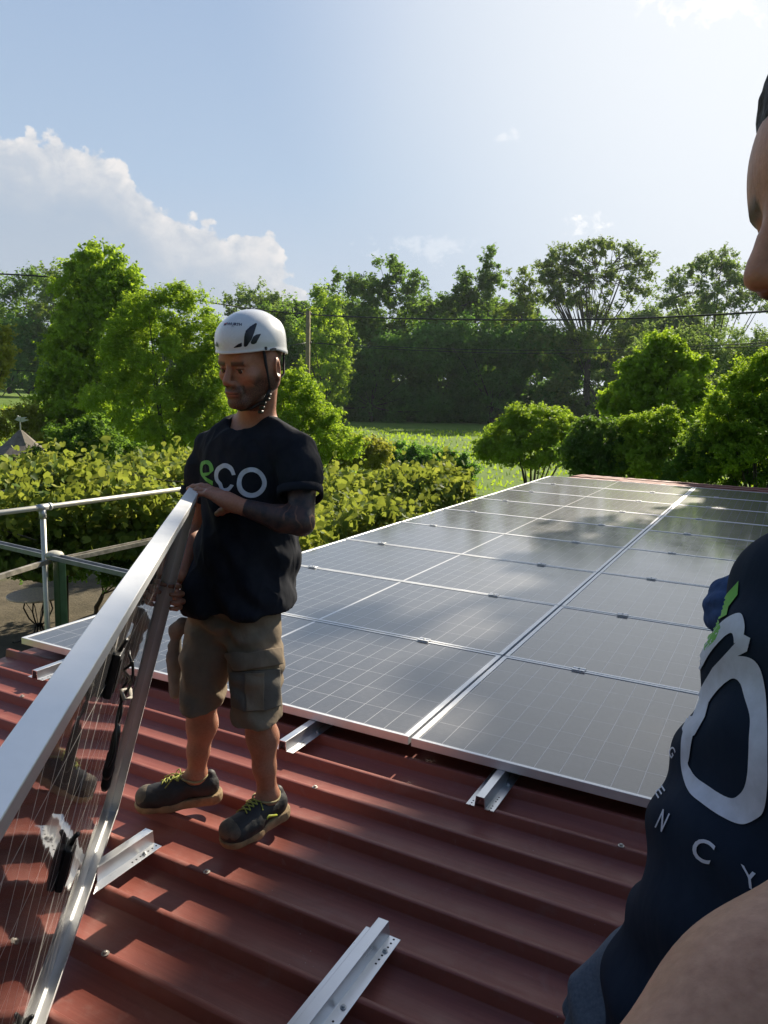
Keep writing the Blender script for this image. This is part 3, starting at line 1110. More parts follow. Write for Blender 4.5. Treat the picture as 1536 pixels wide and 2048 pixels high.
for x0, x1, lb, sd in ((-120, 420, 'distant tree belt closing the left end of the wood', 61), (400, 900, 'distant tree belt behind the wooden pole', 62), (860, 1300, 'distant tree belt behind the umbrella shaped tree', 63), (1250, 1640, 'distant tree belt behind the airy tree on the right', 64)):
    tree('tree_belt', lb, 'trees', 125, blobs(x0, x1, 690, 810, 34, 36, sd), (x0 + x1) / 2, L_MID, 16000, 1.0, 330, 19, sd, G_WOOD, depthk=0.3, trunk_r=0.25, hollow=0.0)

# --- garden, middle distance
tree('ivy_covered_tree', 'tall column like tree thickly overgrown with bright ivy', 'tree', 30,
     [(205, 548, 66, 50), (195, 590, 78, 60), (200, 660, 84, 70), (175, 740, 92, 70), (140, 800, 70, 60), (210, 800, 90, 60), (240, 570, 44, 44), (150, 700, 56, 60), (190, 880, 90, 60), (262, 640, 50, 60), (110, 850, 40, 50)],
     180, L_BRIGHT, 70000, 0.19, 700, 14, 20, None, up=0.15, hollow=0.55, trunk_r=0.3, depthk=0.9)
tree('elder_tree', 'big bushy garden tree with pointed leaf sprays left of the worker in the helmet', 'tree', 21,
     [(340, 640, 75, 60), (290, 660, 70, 60), (400, 680, 60, 60), (250, 720, 50, 60), (330, 740, 110, 80), (400, 780, 60, 80), (300, 830, 130, 84), (370, 880, 100, 60), (440, 740, 40, 60), (430, 850, 50, 60), (360, 595, 26, 26), (395, 615, 24, 22), (300, 605, 22, 22)],
     330, L_BRIGHT, 90000, 0.105, 760, 15, 21, None, up=0.4, hollow=0.5, trunk_r=0.14, depthk=0.9, aspect=0.42)
tree('young_tree', 'sunlit yellow green foliage at the left edge above the gazebo', 'tree', 26,
     [(2, 700, 26, 30), (-20, 740, 40, 34), (8, 672, 14, 14), (-20, 690, 30, 34)], -30, L_YELLOW, 5000, 0.15, 60, 12, 22)
tree('garden_shrub', 'low bright shrubs just behind the gazebo roof', 'shrub', 29,
     [(15, 835, 50, 26), (75, 850, 48, 26), (-20, 850, 40, 30), (110, 880, 60, 30), (60, 830, 30, 22)], 40, L_YELLOW, 8000, 0.14, 90, 12, 23)
tree('garden_shrub', 'shadowy laurel shrub between gazebo and big bushy tree', 'shrub', 17,
     [(150, 880, 60, 36), (215, 905, 60, 36), (110, 915, 50, 30), (180, 860, 40, 26)], 170, L_MID, 10000, 0.10, 110, 12, 24)
tree('garden_shrub', 'tall yellow green shrub right behind the shoulder of the worker in the helmet', 'shrub', 19,
     [(590, 785, 50, 36), (570, 830, 60, 40), (640, 840, 50, 36), (620, 880, 70, 44), (590, 765, 28, 18), (680, 885, 46, 34), (530, 860, 50, 50)], 600, L_BRIGHT, 24000, 0.105, 260, 12, 25, None, hollow=0.45, aspect=0.45)
tree('garden_shrub', 'loose sunlit shrub at the end of the vine canopy', 'shrub', 24,
     [(705, 892, 34, 20), (745, 902, 34, 18), (685, 915, 46, 22), (735, 920, 46, 18)], 720, L_YELLOW, 9000, 0.13, 120, 11, 26)
tree('garden_hedge', 'low dark green hedge in front of the sunlit field', 'hedge', 27,
     [(800, 912, 42, 22), (850, 914, 44, 22), (900, 925, 40, 22), (932, 938, 26, 22), (830, 938, 66, 24), (900, 948, 46, 20), (765, 920, 30, 22)], 860, L_DARK, 22000, 0.13, 240, 10, 27, None, depthk=0.7, trunk_r=0.06)
tree('low_spreading_tree', 'round low tree with dark twisted trunk at the far end of the array', 'tree', 23,
     [(1070, 868, 80, 40), (1010, 880, 50, 34), (1130, 880, 52, 36), (1080, 840, 62, 24), (1070, 905, 90, 28), (990, 900, 34, 22), (1150, 905, 36, 26), (1040, 838, 22, 16), (1110, 836, 24, 16)],
     1068, L_BRIGHT, 34000, 0.115, 380, 11, 28, None, up=0.45, hollow=0.55, trunk_r=0.13, nlimb=12, fork=0.12, depthk=0.9)
tree('garden_shrub', 'dense hedge bush just right of the round low tree', 'shrub', 19,
     [(1190, 880, 50, 40), (1150, 915, 40, 34), (1235, 900, 50, 40), (1200, 930, 60, 30), (1180, 855, 22, 18)], 1190, L_MID, 24000, 0.095, 260, 11, 29, None, up=0.45)
tree('garden_shrub', 'leafy hedge bush with light tips in front of the bright maple', 'shrub', 18.5,
     [(1290, 870, 54, 40), (1340, 900, 56, 42), (1270, 915, 50, 36), (1320, 845, 34, 26), (1330, 940, 70, 26)], 1300, L_BRIGHT, 30000, 0.092, 300, 11, 30, None, up=0.45)
tree('garden_shrub', 'dark hedge bush at the right beside the red tiles', 'shrub', 17.5,
     [(1400, 900, 54, 46), (1440, 940, 60, 34), (1380, 940, 60, 30), (1470, 900, 44, 44), (1530, 930, 50, 44)], 1420, L_MID, 26000, 0.09, 280, 11, 31, None, up=0.3)
tree('maple_tree', 'bright yellow green maple standing over the hedge on the right', 'tree', 27,
     [(1330, 715, 50, 38), (1290, 745, 46, 40), (1370, 745, 40, 42), (1320, 790, 80, 50), (1260, 800, 46, 34), (1380, 810, 44, 40), (1340, 690, 26, 18), (1310, 850, 80, 40), (1225, 815, 22, 20)],
     1320, L_BRIGHT, 42000, 0.145, 420, 12, 32, None, up=0.3, hollow=0.5, trunk_r=0.16, aspect=0.8)
tree('garden_tree', 'bushy tree at the right edge, yellow tips above a dark shaded side', 'tree', 17,
     [(1500, 790, 60, 56), (1460, 840, 56, 50), (1540, 760, 50, 50), (1520, 860, 80, 60), (1450, 900, 60, 50), (1570, 830, 60, 80), (1490, 740, 26, 20)],
     1540, L_BRIGHT, 40000, 0.088, 420, 12, 33, None, up=0.35, hollow=0.5, trunk_r=0.12)


# --- big tree out of frame on the right whose shade lies across the roof
def shade_tree():
    rng = np.random.default_rng(77)
    c0 = np.array([10.45, 19.5, 10.0])
    T = thing('shade_tree', 'large dense tree beyond the right edge of the picture shading the roof', 'tree', (c0[0], c0[1], GZ))
    lobes = []
    for z in np.arange(1.5, 18.1, 1.65):
        for s in (-1, 0, 1):
            w = (5.9 - 0.05 * (z - 9) ** 2) if z > 9 else 6.5
            x = c0[0] + s * (w - 1.6)
            lobes.append((np.array([x, c0[1] + rng.uniform(-0.8, 0.8), z]), (1.85, 2.2, 1.35), 1.0))
    P, N, S, tint, cc = clump_leaves(lobes, 1500, 0.85, 120000, 0.60, rng, 0.3, 0.2, 0.9, hollow=0.05)
    leaf_mesh('crown', P, N, S, tint, L_MID, T, rng, aspect=0.8)
    mb = MB()
    limbs(mb, (c0[0], c0[1], GZ - 0.1), cc[rng.choice(len(cc), 10)], 0.32, rng)
    mb.build('trunk', M_BARK, T, True, at_world=True)


shade_tree()


def nrm_(v):
    return v / np.linalg.norm(v)


# --- grape vine over the pergola: large leaves in layers, curtain at the front
def vine():
    rng = np.random.default_rng(5)
    T = thing('grape_vine', 'yellowing grape vine with big leaves spread over the pergola left of the array', 'vine', at(250, 1000, 11) * np.array([1, 1, 0]) + np.array([0, 0, GZ]))
    Ps, Ns, Ts = [], [], []

    def layer(poly, n, z0, zj, hump, seed, upk=1.0):
        # poly: photo pixels of the canopy corners at height z0
        q = [onz(px, py, z0)[:2] for px, py in poly]
        q = np.array(q)
        u, v = rng.random(n), rng.random(n)
        a = q[0] * (1 - u)[:, None] + q[1] * u[:, None]
        b = q[3] * (1 - u)[:, None] + q[2] * u[:, None]
        xy = a * (1 - v)[:, None] + b * v[:, None]
        P = np.c_[xy, np.zeros(n)]
        h = vnoise(P, 0.75, seed, 3)
        P[:, 2] = z0 + hump * 1.5 * h + rng.normal(0, zj, n) + (rng.random(n) < 0.10) * rng.random(n) * 0.28
        N = unit(n, rng) * 1.15
        N[:, 2] += upk * 0.7
        N += np.array([0.20, -0.55, 0.0])
        N /= np.linalg.norm(N, axis=1, keepdims=True)
        Ps.append(P); Ns.append(N)
        Ts.append(np.clip(0.52 + 0.5 * vnoise(P, 1.3, seed + 3, 2) + rng.normal(0, 0.30, n), 0, 1))

    # left part: top sheet and hanging front
    layer([(-60, 1000), (430, 975), (430, 930), (-60, 960)], 10500, -0.04, 0.10, 0.30, 1)
    layer([(-60, 1045), (430, 1015), (430, 965), (-60, 995)], 4500, -0.14, 0.13, 0.25, 2, 0.5)
    # right part beside the array
    layer([(600, 1085), (945, 990), (900, 962), (600, 960)], 11000, -0.20, 0.08, 0.22, 3)
    layer([(395, 1090), (640, 1080), (640, 950), (395, 925)], 4600, -0.14, 0.10, 0.25, 4)
    # front curtain, left part
    n = 11000
    u = rng.random(n)
    vv = rng.random(n) ** 1.3
    px = -60 + 470 * u
    top = 1000 - 25 * u
    bot = 1140 + 22 * np.sin(px * 0.02) - 10 * u
    P = np.array([at(a, t_ + (b_ - t_) * v_, 10.4 - 0.9 * v_ + rng.normal(0, 0.25)) for a, t_, b_, v_ in zip(px, top, bot, vv)])
    N = unit(n, rng) * 0.75 + np.array([0.35, -0.8, 0.25])
    N /= np.linalg.norm(N, axis=1, keepdims=True)
    Ps.append(P); Ns.append(N)
    Ts.append(np.clip(0.36 + 0.3 * vnoise(P, 1.7, 9, 2) + rng.normal(0, 0.17, n), 0, 1))
    # long shoots that stand up out of the canopy or trail from it
    base = np.concatenate(Ps)
    for j in rng.integers(0, len(base), 190):
        L = rng.uniform(0.25, 0.6); m_ = int(L / 0.05)
        d = nrm_(np.array([rng.normal(0, 0.6), rng.normal(0, 0.5), rng.uniform(0.2, 1.1)]))
        s_ = np.linspace(0, L, m_)[:, None]
        Ps.append(base[j] + d * s_ - np.array([0, 0, 0.5]) * s_ ** 2 + rng.normal(0, 0.035, (m_, 3)))
        Ns.append(unit(m_, rng)); Ts.append(np.clip(rng.normal(0.6, 0.25, m_), 0, 1))
    P = np.concatenate(Ps); N = np.concatenate(Ns); tt = np.concatenate(Ts)
    # nothing may grow through the shed or the array
    keep = ~((P[:, 0] > -0.30) & (P[:, 1] < 11.6))
    P, N, tt = P[keep], N[keep], tt[keep]
    S = 0.100 * rng.uniform(0.45, 1.3, len(P))
    leaf_mesh('leaves', P, N, S, tt, L_VINE, T, rng, 'lobed')
    # woody canes
    for i in range(60):
        mb = MB()
        j = rng.integers(len(P))
        p = P[j]
        q = p + np.array([rng.normal(0, 0.9), rng.normal(0, 0.5), rng.normal(-0.12, 0.1)])
        if q[0] > -0.35:
            continue
        m = (p + q) / 2 + rng.normal(0, 0.06, 3)
        mb.tube([p, m, q], [0.006, 0.008, 0.005], 5).build('cane', M_BARK, T, True, at_world=True)
    for px, t in ((120, 10.6), (330, 11.5), (760, 12.5)):
        b = at(px, 1000, t)
        MB().tube([(b[0], b[1], GZ), (b[0] + 0.05, b[1], GZ + 1.0), (b[0] - 0.03, b[1] + 0.05, -0.1)], [0.05, 0.04, 0.025], 8).build('stem', M_BARK, T, True, at_world=True)


vine()

# dark undergrowth beneath the vine so that the pergola has depth
tree('garden_shrub', 'dark leafy undergrowth below the grape vine behind the little round table', 'shrub', 12.0,
     [(60, 1075, 90, 50), (180, 1085, 90, 50), (300, 1075, 80, 50), (20, 1120, 70, 36), (240, 1130, 80, 34), (130, 1040, 120, 40), (130, 1130, 60, 26), (330, 1130, 70, 44), (400, 1060, 60, 60), (400, 1130, 60, 40)],
     180, L_DARK, 30000, 0.095, 420, 16, 34, None, up=0.2, hollow=0.1, trunk_r=0.04, nlimb=5)
tree('garden_shrub', 'dark leafy undergrowth below the vine beside the left edge of the array', 'shrub', 14.0,
     [(620, 1010, 60, 36), (700, 1000, 60, 32), (780, 990, 60, 26), (560, 1040, 60, 40), (860, 975, 50, 22)],
     700, L_DARK, 9000, 0.10, 160, 14, 35, None, up=0.2, hollow=0.3, trunk_r=0.05)


# --- grass tufts on the near part of the field and garden
def grass():
    rng = np.random.default_rng(9)
    n = 13000
    f = rng.uniform(14, 75, n) 
    lat = rng.uniform(-0.56, 0.56, n)
    x = CAM[0] + FWD[0] * f + RIGHT[0] * f * lat
    y = CAM[1] + FWD[1] * f + RIGHT[1] * f * lat
    z = ground_z(x, y)
    keep = ~((x > -0.5) & (x < 7.6) & (y < 12)) & (np.hypot(x + 5.0, y - 4.4) > 7.0)
    x, y, z, f = x[keep], y[keep], z[keep], f[keep]
    n = len(x)
    h = 0.075 * rng.uniform(0.5, 1.5, n) * (1 + f / 50)
    w = 0.02 + f * 0.0011
    a = rng.random(n) * 6.28
    P = np.c_[x, y, z]
    d = np.c_[np.cos(a), np.sin(a), np.zeros(n)]
    lean = np.c_[rng.normal(0, 0.25, n), rng.normal(0, 0.25, n), np.ones(n)] * h[:, None]
    V = np.stack([P - d * w[:, None], P + d * w[:, None], P + lean + d * w[:, None] * 0.3, P + lean - d * w[:, None] * 0.2], 1).reshape(-1, 3)
    o = obj('field_grass', V, np.arange(4 * n).reshape(n, 4), L_BRIGHT)
    set_tint(o, np.repeat(np.clip(rng.normal(0.22, 0.08, n), 0, 1), 4))
    tag(o, 'rough green grass growing over the field and garden', 'grass', kind='stuff')


grass()

# ------------------------------------------------------------------ bodies: smooth distance fields turned into one surface
def V3(*a):
    return np.array(a, float)


def nrm(v):
    v = np.asarray(v, float)
    return v / np.linalg.norm(v)


class SDF:
    def __init__(s, h=0.004):
        s.h = h
        s.p = []

    def cone(s, a, ra, b, rb, k=0.02):
        s.p.append(('c', np.array(a, float), ra, np.array(b, float), rb, k, 1))
        return s

    def chain(s, pts, rads, k=0.02):
        for i in range(len(pts) - 1):
            s.cone(pts[i], rads[i], pts[i + 1], rads[i + 1], k)
        return s

    def ell(s, c, r, ax=None, k=0.02, sub=0):
        s.p.append(('e', np.array(c, float), np.array(r, float), np.eye(3) if ax is None else np.array(ax, float), 0, k, -1 if sub else 1))
        return s

    def subcone(s, a, ra, b, rb, k=0.01):
        s.p.append(('c', np.array(a, float), ra, np.array(b, float), rb, k, -1))
        return s

    def cut(s, p, n):
        """remove what lies beyond the plane (p, outward normal n)"""
        s.p.append(('h', np.array(p, float), nrm(n), 0, 0, 0, -1))
        return s

    def mesh(s, inflate=0.0, smooth=1):
        h = s.h
        lo, hi = [], []
        for q in s.p:
            if q[6] < 0:
                continue
            if q[0] == 'c':
                lo.append(np.minimum(q[1] - q[2], q[3] - q[4])); hi.append(np.maximum(q[1] + q[2], q[3] + q[4]))
            else:
                e = np.abs(q[3].T) @ q[2]
                lo.append(q[1] - e); hi.append(q[1] + e)
        lo = np.min(lo, 0) - 0.05 - inflate
        hi = np.max(hi, 0) + 0.05 + inflate
        n = np.ceil((hi - lo) / h).astype(int) + 1
        F = np.full(n, 0.045, np.float32)
        ax = [lo[i] + h * np.arange(n[i]) for i in range(3)]
        for q in s.p:
            mg = 0.045 + q[5] if q[6] > 0 else 0.03
            if q[0] == 'c':
                a, b_ = np.minimum(q[1] - q[2], q[3] - q[4]) - mg, np.maximum(q[1] + q[2], q[3] + q[4]) + mg
            elif q[0] == 'e':
                e = np.abs(q[3].T) @ q[2]
                a, b_ = q[1] - e - mg, q[1] + e + mg
            else:
                a, b_ = lo, hi
            i0 = np.clip(np.floor((a - lo) / h).astype(int), 0, n)
            i1 = np.clip(np.ceil((b_ - lo) / h).astype(int) + 1, 0, n)
            if (i1 <= i0).any():
                continue
            sl = tuple(slice(i0[i], i1[i]) for i in range(3))
            X = ax[0][sl[0]][:, None, None].astype(np.float32)
            Y = ax[1][sl[1]][None, :, None].astype(np.float32)
            Z = ax[2][sl[2]][None, None, :].astype(np.float32)
            if q[0] == 'c':
                A, ra, B, rb = q[1], q[2], q[3], q[4]
                d = B - A
                L2 = max(float(d @ d), 1e-9)
                t = ((X - A[0]) * d[0] + (Y - A[1]) * d[1] + (Z - A[2]) * d[2]) / L2
                t = np.clip(t, 0, 1)
                D = np.sqrt((X - A[0] - d[0] * t) ** 2 + (Y - A[1] - d[1] * t) ** 2 + (Z - A[2] - d[2] * t) ** 2) - (ra + (rb - ra) * t)
            elif q[0] == 'e':
                c, r, m = q[1], q[2], q[3]
                p0, p1, p2 = X - c[0], Y - c[1], Z - c[2]
                u = [(m[i][0] * p0 + m[i][1] * p1 + m[i][2] * p2) for i in range(3)]
                k0 = np.sqrt((u[0] / r[0]) ** 2 + (u[1] / r[1]) ** 2 + (u[2] / r[2]) ** 2)
                k1 = np.sqrt((u[0] / r[0] ** 2) ** 2 + (u[1] / r[1] ** 2) ** 2 + (u[2] / r[2] ** 2) ** 2)
                D = k0 * (k0 - 1) / np.maximum(k1, 1e-6)
            else:
                D = -((X - q[1][0]) * q[2][0] + (Y - q[1][1]) * q[2][1] + (Z - q[1][2]) * q[2][2])
            G = F[sl]
            if q[6] > 0:
                k = q[5]
                w = np.clip(0.5 + 0.5 * (G - D) / k, 0, 1)
                F[sl] = G * (1 - w) + D * w - k * w * (1 - w)
            elif q[0] == 'h':
                F[sl] = np.maximum(G, -D)
            else:
                k = max(q[5], 1e-4)
                w = np.clip(0.5 - 0.5 * (G + D) / k, 0, 1)
                F[sl] = G * (1 - w) - D * w + k * w * (1 - w)
        F -= inflate
        return surface_nets(F, lo, h, smooth)


def surface_nets(F, lo, h, smooth=1):
    S = F < 0
    n = F.shape
    cs = np.zeros((n[0] - 1, n[1] - 1, n[2] - 1), np.int8)
    for a in (0, 1):
        for b in (0, 1):
            for c in (0, 1):
                cs += S[a:n[0] - 1 + a, b:n[1] - 1 + b, c:n[2] - 1 + c]
    I = np.argwhere((cs > 0) & (cs < 8))
    idx = -np.ones(cs.shape, np.int32)
    idx[I[:, 0], I[:, 1], I[:, 2]] = np.arange(len(I))
    corners = [(a, b, c) for a in (0, 1) for b in (0, 1) for c in (0, 1)]
    val = {c: F[I[:, 0] + c[0], I[:, 1] + c[1], I[:, 2] + c[2]] for c in corners}
    acc = np.zeros((len(I), 3))
    cnt = np.zeros(len(I))
    for c in corners:
        for ax in range(3):
            if c[ax] == 0:
                d = list(c); d[ax] = 1; d = tuple(d)
                a, b = val[c], val[d]
                m = (a < 0) != (b < 0)
                t = np.where(m, a / np.where(m, a - b, 1), 0)
                p = np.zeros((len(I), 3)) + np.array(c)
                p[:, ax] += t
                acc[m] += p[m]
                cnt[m] += 1
    V = lo + h * (I + acc / cnt[:, None])
    Q = []
    for ax in range(3):
        o1, o2 = (ax + 1) % 3, (ax + 2) % 3
        sa = [slice(None)] * 3; sb = [slice(None)] * 3
        sa[ax] = slice(0, n[ax] - 1); sb[ax] = slice(1, n[ax])
        ch = S[tuple(sa)] != S[tuple(sb)]
        E = np.argwhere(ch)
        E = E[(E[:, o1] > 0) & (E[:, o2] > 0) & (E[:, o1] < n[o1] - 1) & (E[:, o2] < n[o2] - 1)]
        ins = S[E[:, 0], E[:, 1], E[:, 2]]

        def cell(d1, d2):
            q = E.copy()
            q[:, o1] -= d1; q[:, o2] -= d2
            return idx[q[:, 0], q[:, 1], q[:, 2]]
        f = np.stack([cell(1, 1), cell(0, 1), cell(0, 0), cell(1, 0)], 1)
        f[~ins] = f[~ins][:, ::-1]
        Q.append(f)
    Q = np.concatenate(Q)
    Q = Q[(Q >= 0).all(1)]
    for _ in range(smooth):
        A = np.zeros_like(V); c = np.zeros(len(V))
        for i in range(4):
            j = (i + 1) % 4
            np.add.at(A, Q[:, i], V[Q[:, j]]); np.add.at(A, Q[:, j], V[Q[:, i]])
            np.add.at(c, Q[:, i], 1); np.add.at(c, Q[:, j], 1)
        V = V * 0.45 + A / c[:, None] * 0.55
    return V, Q


def normals(V, Q):
    a = V[Q[:, 2]] - V[Q[:, 0]]
    b = V[Q[:, 3]] - V[Q[:, 1]]
    f = np.cross(a, b)
    N = np.zeros_like(V)
    for i in range(4):
        np.add.at(N, Q[:, i], f)
    return N / np.maximum(np.linalg.norm(N, axis=1, keepdims=True), 1e-12)


def attr(o, name, vals):
    a = o.data.attributes.new(name, 'FLOAT', 'POINT')
    a.data.foreach_set('value', np.asarray(vals, np.float32))


def bvh_of(objs):
    vs, fs = [], []
    for o in objs:
        k = len(vs)
        m = o.matrix_world if o.parent is None else (o.parent.matrix_basis @ o.matrix_parent_inverse @ o.matrix_basis)
        vs += [m @ v.co for v in o.data.vertices]
        fs += [tuple(i + k for i in p.vertices) for p in o.data.polygons]
    return BVHTree.FromPolygons(vs, fs)


def cast(bvh, px, py):
    o = Vector(CAM)
    d = Vector(MR @ np.array([(px - CX) / F_PX, -(py - CY) / F_PX, -1.0])).normalized()
    loc, nor, i, dist = bvh.ray_cast(o, d)
    if loc is None:
        return None
    if nor.dot(d) > 0:
        nor = -nor
    return np.array(loc), np.array(nor)


def decal(name, pts2, faces, bvh, mat, parent, lift=0.0016, thick=0.001):
    """lay a flat pattern (photo pixels) on a surface: real geometry, just proud of the cloth"""
    V, ok = [], []
    for p in pts2:
        r = cast(bvh, p[0], p[1])
        ok.append(r is not None)
        V.append(r[0] + r[1] * lift if r else np.zeros(3))
    V = np.array(V)
    F = []
    for f in faces:
        if all(ok[i] for i in f):
            q = V[list(f)]
            if np.ptp(np.linalg.norm(q - CAM, axis=1)) < 0.06:
                F.append(tuple(f))
    used = sorted({i for f in F for i in f})
    if not used:
        return None
    mp = {i: j for j, i in enumerate(used)}
    return obj(name, V[used], [tuple(mp[i] for i in f) for f in F], mat, parent, True, True)


def strip(outer, inner, sub=3, closed=False):
    """quads between two polylines of equal length, resampled finely"""
    def fine(P):
        P = [np.array(p, float) for p in P]
        if closed:
            P = P + [P[0]]
        n = len(P)
        out = []
        for i in range(n - 1):
            p0 = P[i - 1] if i > 0 else (P[-2] if closed else P[0])
            p1, p2 = P[i], P[i + 1]
            p3 = P[i + 2] if i + 2 < n else (P[1] if closed else P[-1])
            for k in range(8):
                t = k / 8
                out.append(0.5 * ((2 * p1) + (-p0 + p2) * t + (2 * p0 - 5 * p1 + 4 * p2 - p3) * t * t + (-p0 + 3 * p1 - 3 * p2 + p3) * t ** 3))
        out.append(P[-1])
        return out
    A, B = fine(outer), fine(inner)
    pts, F = [], []
    for a, b in zip(A, B):
        for k in range(sub + 1):
            pts.append(a + (b - a) * k / sub)
    m = sub + 1
    for i in range(len(A) - 1):
        for k in range(sub):
            F.append((i * m + k, i * m + k + 1, (i + 1) * m + k + 1, (i + 1) * m + k))
    return pts, F


def poly_patch(P, step=4.0):
    """triangulated, finely split polygon in pixel space"""
    bm = bmesh.new()
    vs = [bm.verts.new((p[0], p[1], 0)) for p in P]
    bm.faces.new(vs)
    bmesh.ops.triangulate(bm, faces=bm.faces[:])
    for _ in range(5):
        es = [e for e in bm.edges if e.calc_length() > step]
        if not es:
            break
        bmesh.ops.subdivide_edges(bm, edges=es, cuts=1)
        bmesh.ops.triangulate(bm, faces=bm.faces[:])
    bm.verts.index_update()
    pts = [np.array((v.co.x, v.co.y)) for v in bm.verts]
    F = [tuple(v.index for v in f.verts) for f in bm.faces]
    bm.free()
    return pts, F


def text_patch(txt, org, ex, ey, size=1.0, step=3.0, bold=0.0, shear=0.0):
    """letters as a flat pattern: org = pixel of the left end of the baseline, ex/ey = pixel vectors of one em"""
    cu = bpy.data.curves.new('tmp', 'FONT')
    cu.body = txt
    cu.size = 1.0
    cu.offset = bold
    cu.shear = shear
    cu.resolution_u = 4
    o = bpy.data.objects.new('tmp', cu)
    COL.objects.link(o)
    dg = bpy.context.evaluated_depsgraph_get()
    dg.update()
    me = bpy.data.meshes.new_from_object(o.evaluated_get(dg))
    bm = bmesh.new()
    bm.from_mesh(me)
    ex, ey = np.array(ex, float), np.array(ey, float)
    sc_ = np.linalg.norm(ex)
    bmesh.ops.triangulate(bm, faces=bm.faces[:])
    for _ in range(3):
        es = [e for e in bm.edges if e.calc_length() * sc_ > step]
        if not es:
            break
        bmesh.ops.subdivide_edges(bm, edges=es, cuts=1)
        bmesh.ops.triangulate(bm, faces=bm.faces[:])
    bm.verts.index_update()
    pts = [np.array(org, float) + ex * v.co.x + ey * v.co.y for v in bm.verts]
    F = [tuple(v.index for v in f.verts) for f in bm.faces]
    bm.free()
    bpy.data.objects.remove(o)
    bpy.data.curves.remove(cu)
    bpy.data.meshes.remove(me)
    return pts, F


def hand(S, wrist, f, n, left=True, curl=(20, 25, 20), spread=0.10, size=1.0, thumb=(0.5, 0.55, 0.35), curls=None, kn=0.012):
    """adds palm, five fingers; f finger direction, n the way the palm faces"""
    f = nrm(f)
    n = nrm(np.array(n) - f * (np.array(n) @ f))
    s = np.cross(n, f) if left else np.cross(f, n)
    W = np.array(wrist, float)
    z = size
    S.cone(W, 0.024 * z, W + f * 0.03 * z, 0.026 * z, 0.02)
    kx = [0.030, 0.010, -0.011, -0.030]
    kl = [0.090, 0.094, 0.089, 0.080]
    L = [(0.044, 0.026, 0.021), (0.048, 0.030, 0.022), (0.044, 0.028, 0.021), (0.034, 0.021, 0.018)]
    R = [0.0098, 0.0100, 0.0094, 0.0084]
    for i in range(4):
        K = W + (f * kl[i] + s * kx[i]) * z
        S.cone(W + (s * kx[i] * 0.7 + f * 0.015) * z, 0.017 * z, K, 0.0125 * z, 0.016)
        c = curls[i] if curls else curl
        d = nrm(f + s * spread * (1.5 - i) * 0.7)
        p = K
        r = R[i] * z
        for j in range(3):
            a = R_(c[j])
            d = nrm(d * math.cos(a) + n * math.sin(a))
            # keep turning in the same plane
            nn = nrm(n - d * (n @ d)) if abs(n @ d) < 0.98 else nrm(-f)
            q = p + d * L[i][j] * z
            S.cone(p, r, q, r * 0.90, 0.005)
            p = q
            r *= 0.91
            n_use = np.cross(np.cross(d, n), d)
            if np.linalg.norm(n_use) > 0.05:
                pass
            # rotate n along with the bend so later joints keep curling
            n_loc = nrm(n * math.cos(a) - f * math.sin(a)) if j == 0 else nrm(n_loc * math.cos(a) - d_prev * math.sin(a))
            d_prev = d
            if j < 2:
                n_sv = n
                n = n_loc
        n = nrm(np.cross(f, s)) if left else nrm(np.cross(s, f))
    T0 = W + (f * 0.022 + s * 0.026 + n * 0.004) * z
    td = nrm(f * thumb[0] + s * thumb[1] + n * thumb[2])
    T1 = T0 + td * 0.042 * z
    td2 = nrm(td + f * 0.45 + n * 0.1)
    T2 = T1 + td2 * 0.032 * z
    td3 = nrm(td2 + f * 0.3 + n * 0.25)
    S.chain([T0, T1, T2, T2 + td3 * 0.024 * z], [0.015 * z, 0.0125 * z, 0.0112 * z, 0.0095 * z], 0.012)
    return s

# ------------------------------------------------------------------ cloth and skin
def mat_skin():
    m, n, b = new_mat('skin')
    co = objco(n)
    a = {}
    for k in ('beard', 'tattoo', 'lip', 'dark'):
        q = n.node('ShaderNodeAttribute'); q.attribute_name = k
        a[k] = q.outputs['Fac']
    nz = n.math('ADD', n.math('MULTIPLY', n.noise(co, 14, 5, 0.7), 0.6), n.math('MULTIPLY', n.noise(co, 140, 3, 0.6), 0.4))
    c = n.mix(n.maprange(nz, 0.36, 0.64), (0.33, 0.140, 0.080), (0.45, 0.205, 0.125))
    c = n.mix(n.math('MULTIPLY', a['lip'], 0.8), c, (0.30, 0.085, 0.07))
    st = n.maprange(n.noise(co, 420, 2, 0.6), 0.35, 0.6)
    c = n.mix(n.math('MULTIPLY', a['beard'], n.math('ADD', 0.58, n.math('MULTIPLY', st, 0.38))), c, (0.045, 0.028, 0.022))
    # sleeve tattoo: solid black bands with swirling gaps of skin
    w = n.node('ShaderNodeTexWave')
    w.inputs['Scale'].default_value = 9.0
    w.inputs['Distortion'].default_value = 9.0
    w.inputs['Detail'].default_value = 2.5
    w.inputs['Detail Scale'].default_value = 1.6
    n.l.new(co, w.inputs['Vector'])
    gap = n.math('MULTIPLY', n.maprange(w.outputs['Fac'], 0.88, 0.97), n.maprange(n.noise(co, 9, 2, 0.5), 0.45, 0.6))
    tone = n.maprange(n.noise(co, 34, 3, 0.6), 0.35, 0.7, 0.80, 1.0)
    t = n.math('MULTIPLY', a['tattoo'], n.math('MULTIPLY', tone, n.math('SUBTRACT', 1.0, n.math('MULTIPLY', gap, 0.75))))
    c = n.mix(t, c, (0.020, 0.020, 0.024))
    c = n.mix(a['dark'], c, (0.012, 0.009, 0.008))
    setp(n, b, base=c, rough=n.maprange(nz, 0.3, 0.7, 0.42, 0.58), spec=0.42, sub=0.25, normal=bump(n, n.noise(co, 210, 5, 0.7), 0.3, 0.002))
    b.inputs['Subsurface Radius'].default_value = (0.02, 0.006, 0.003)
    b.inputs['Subsurface Scale'].default_value = 0.35
    return m


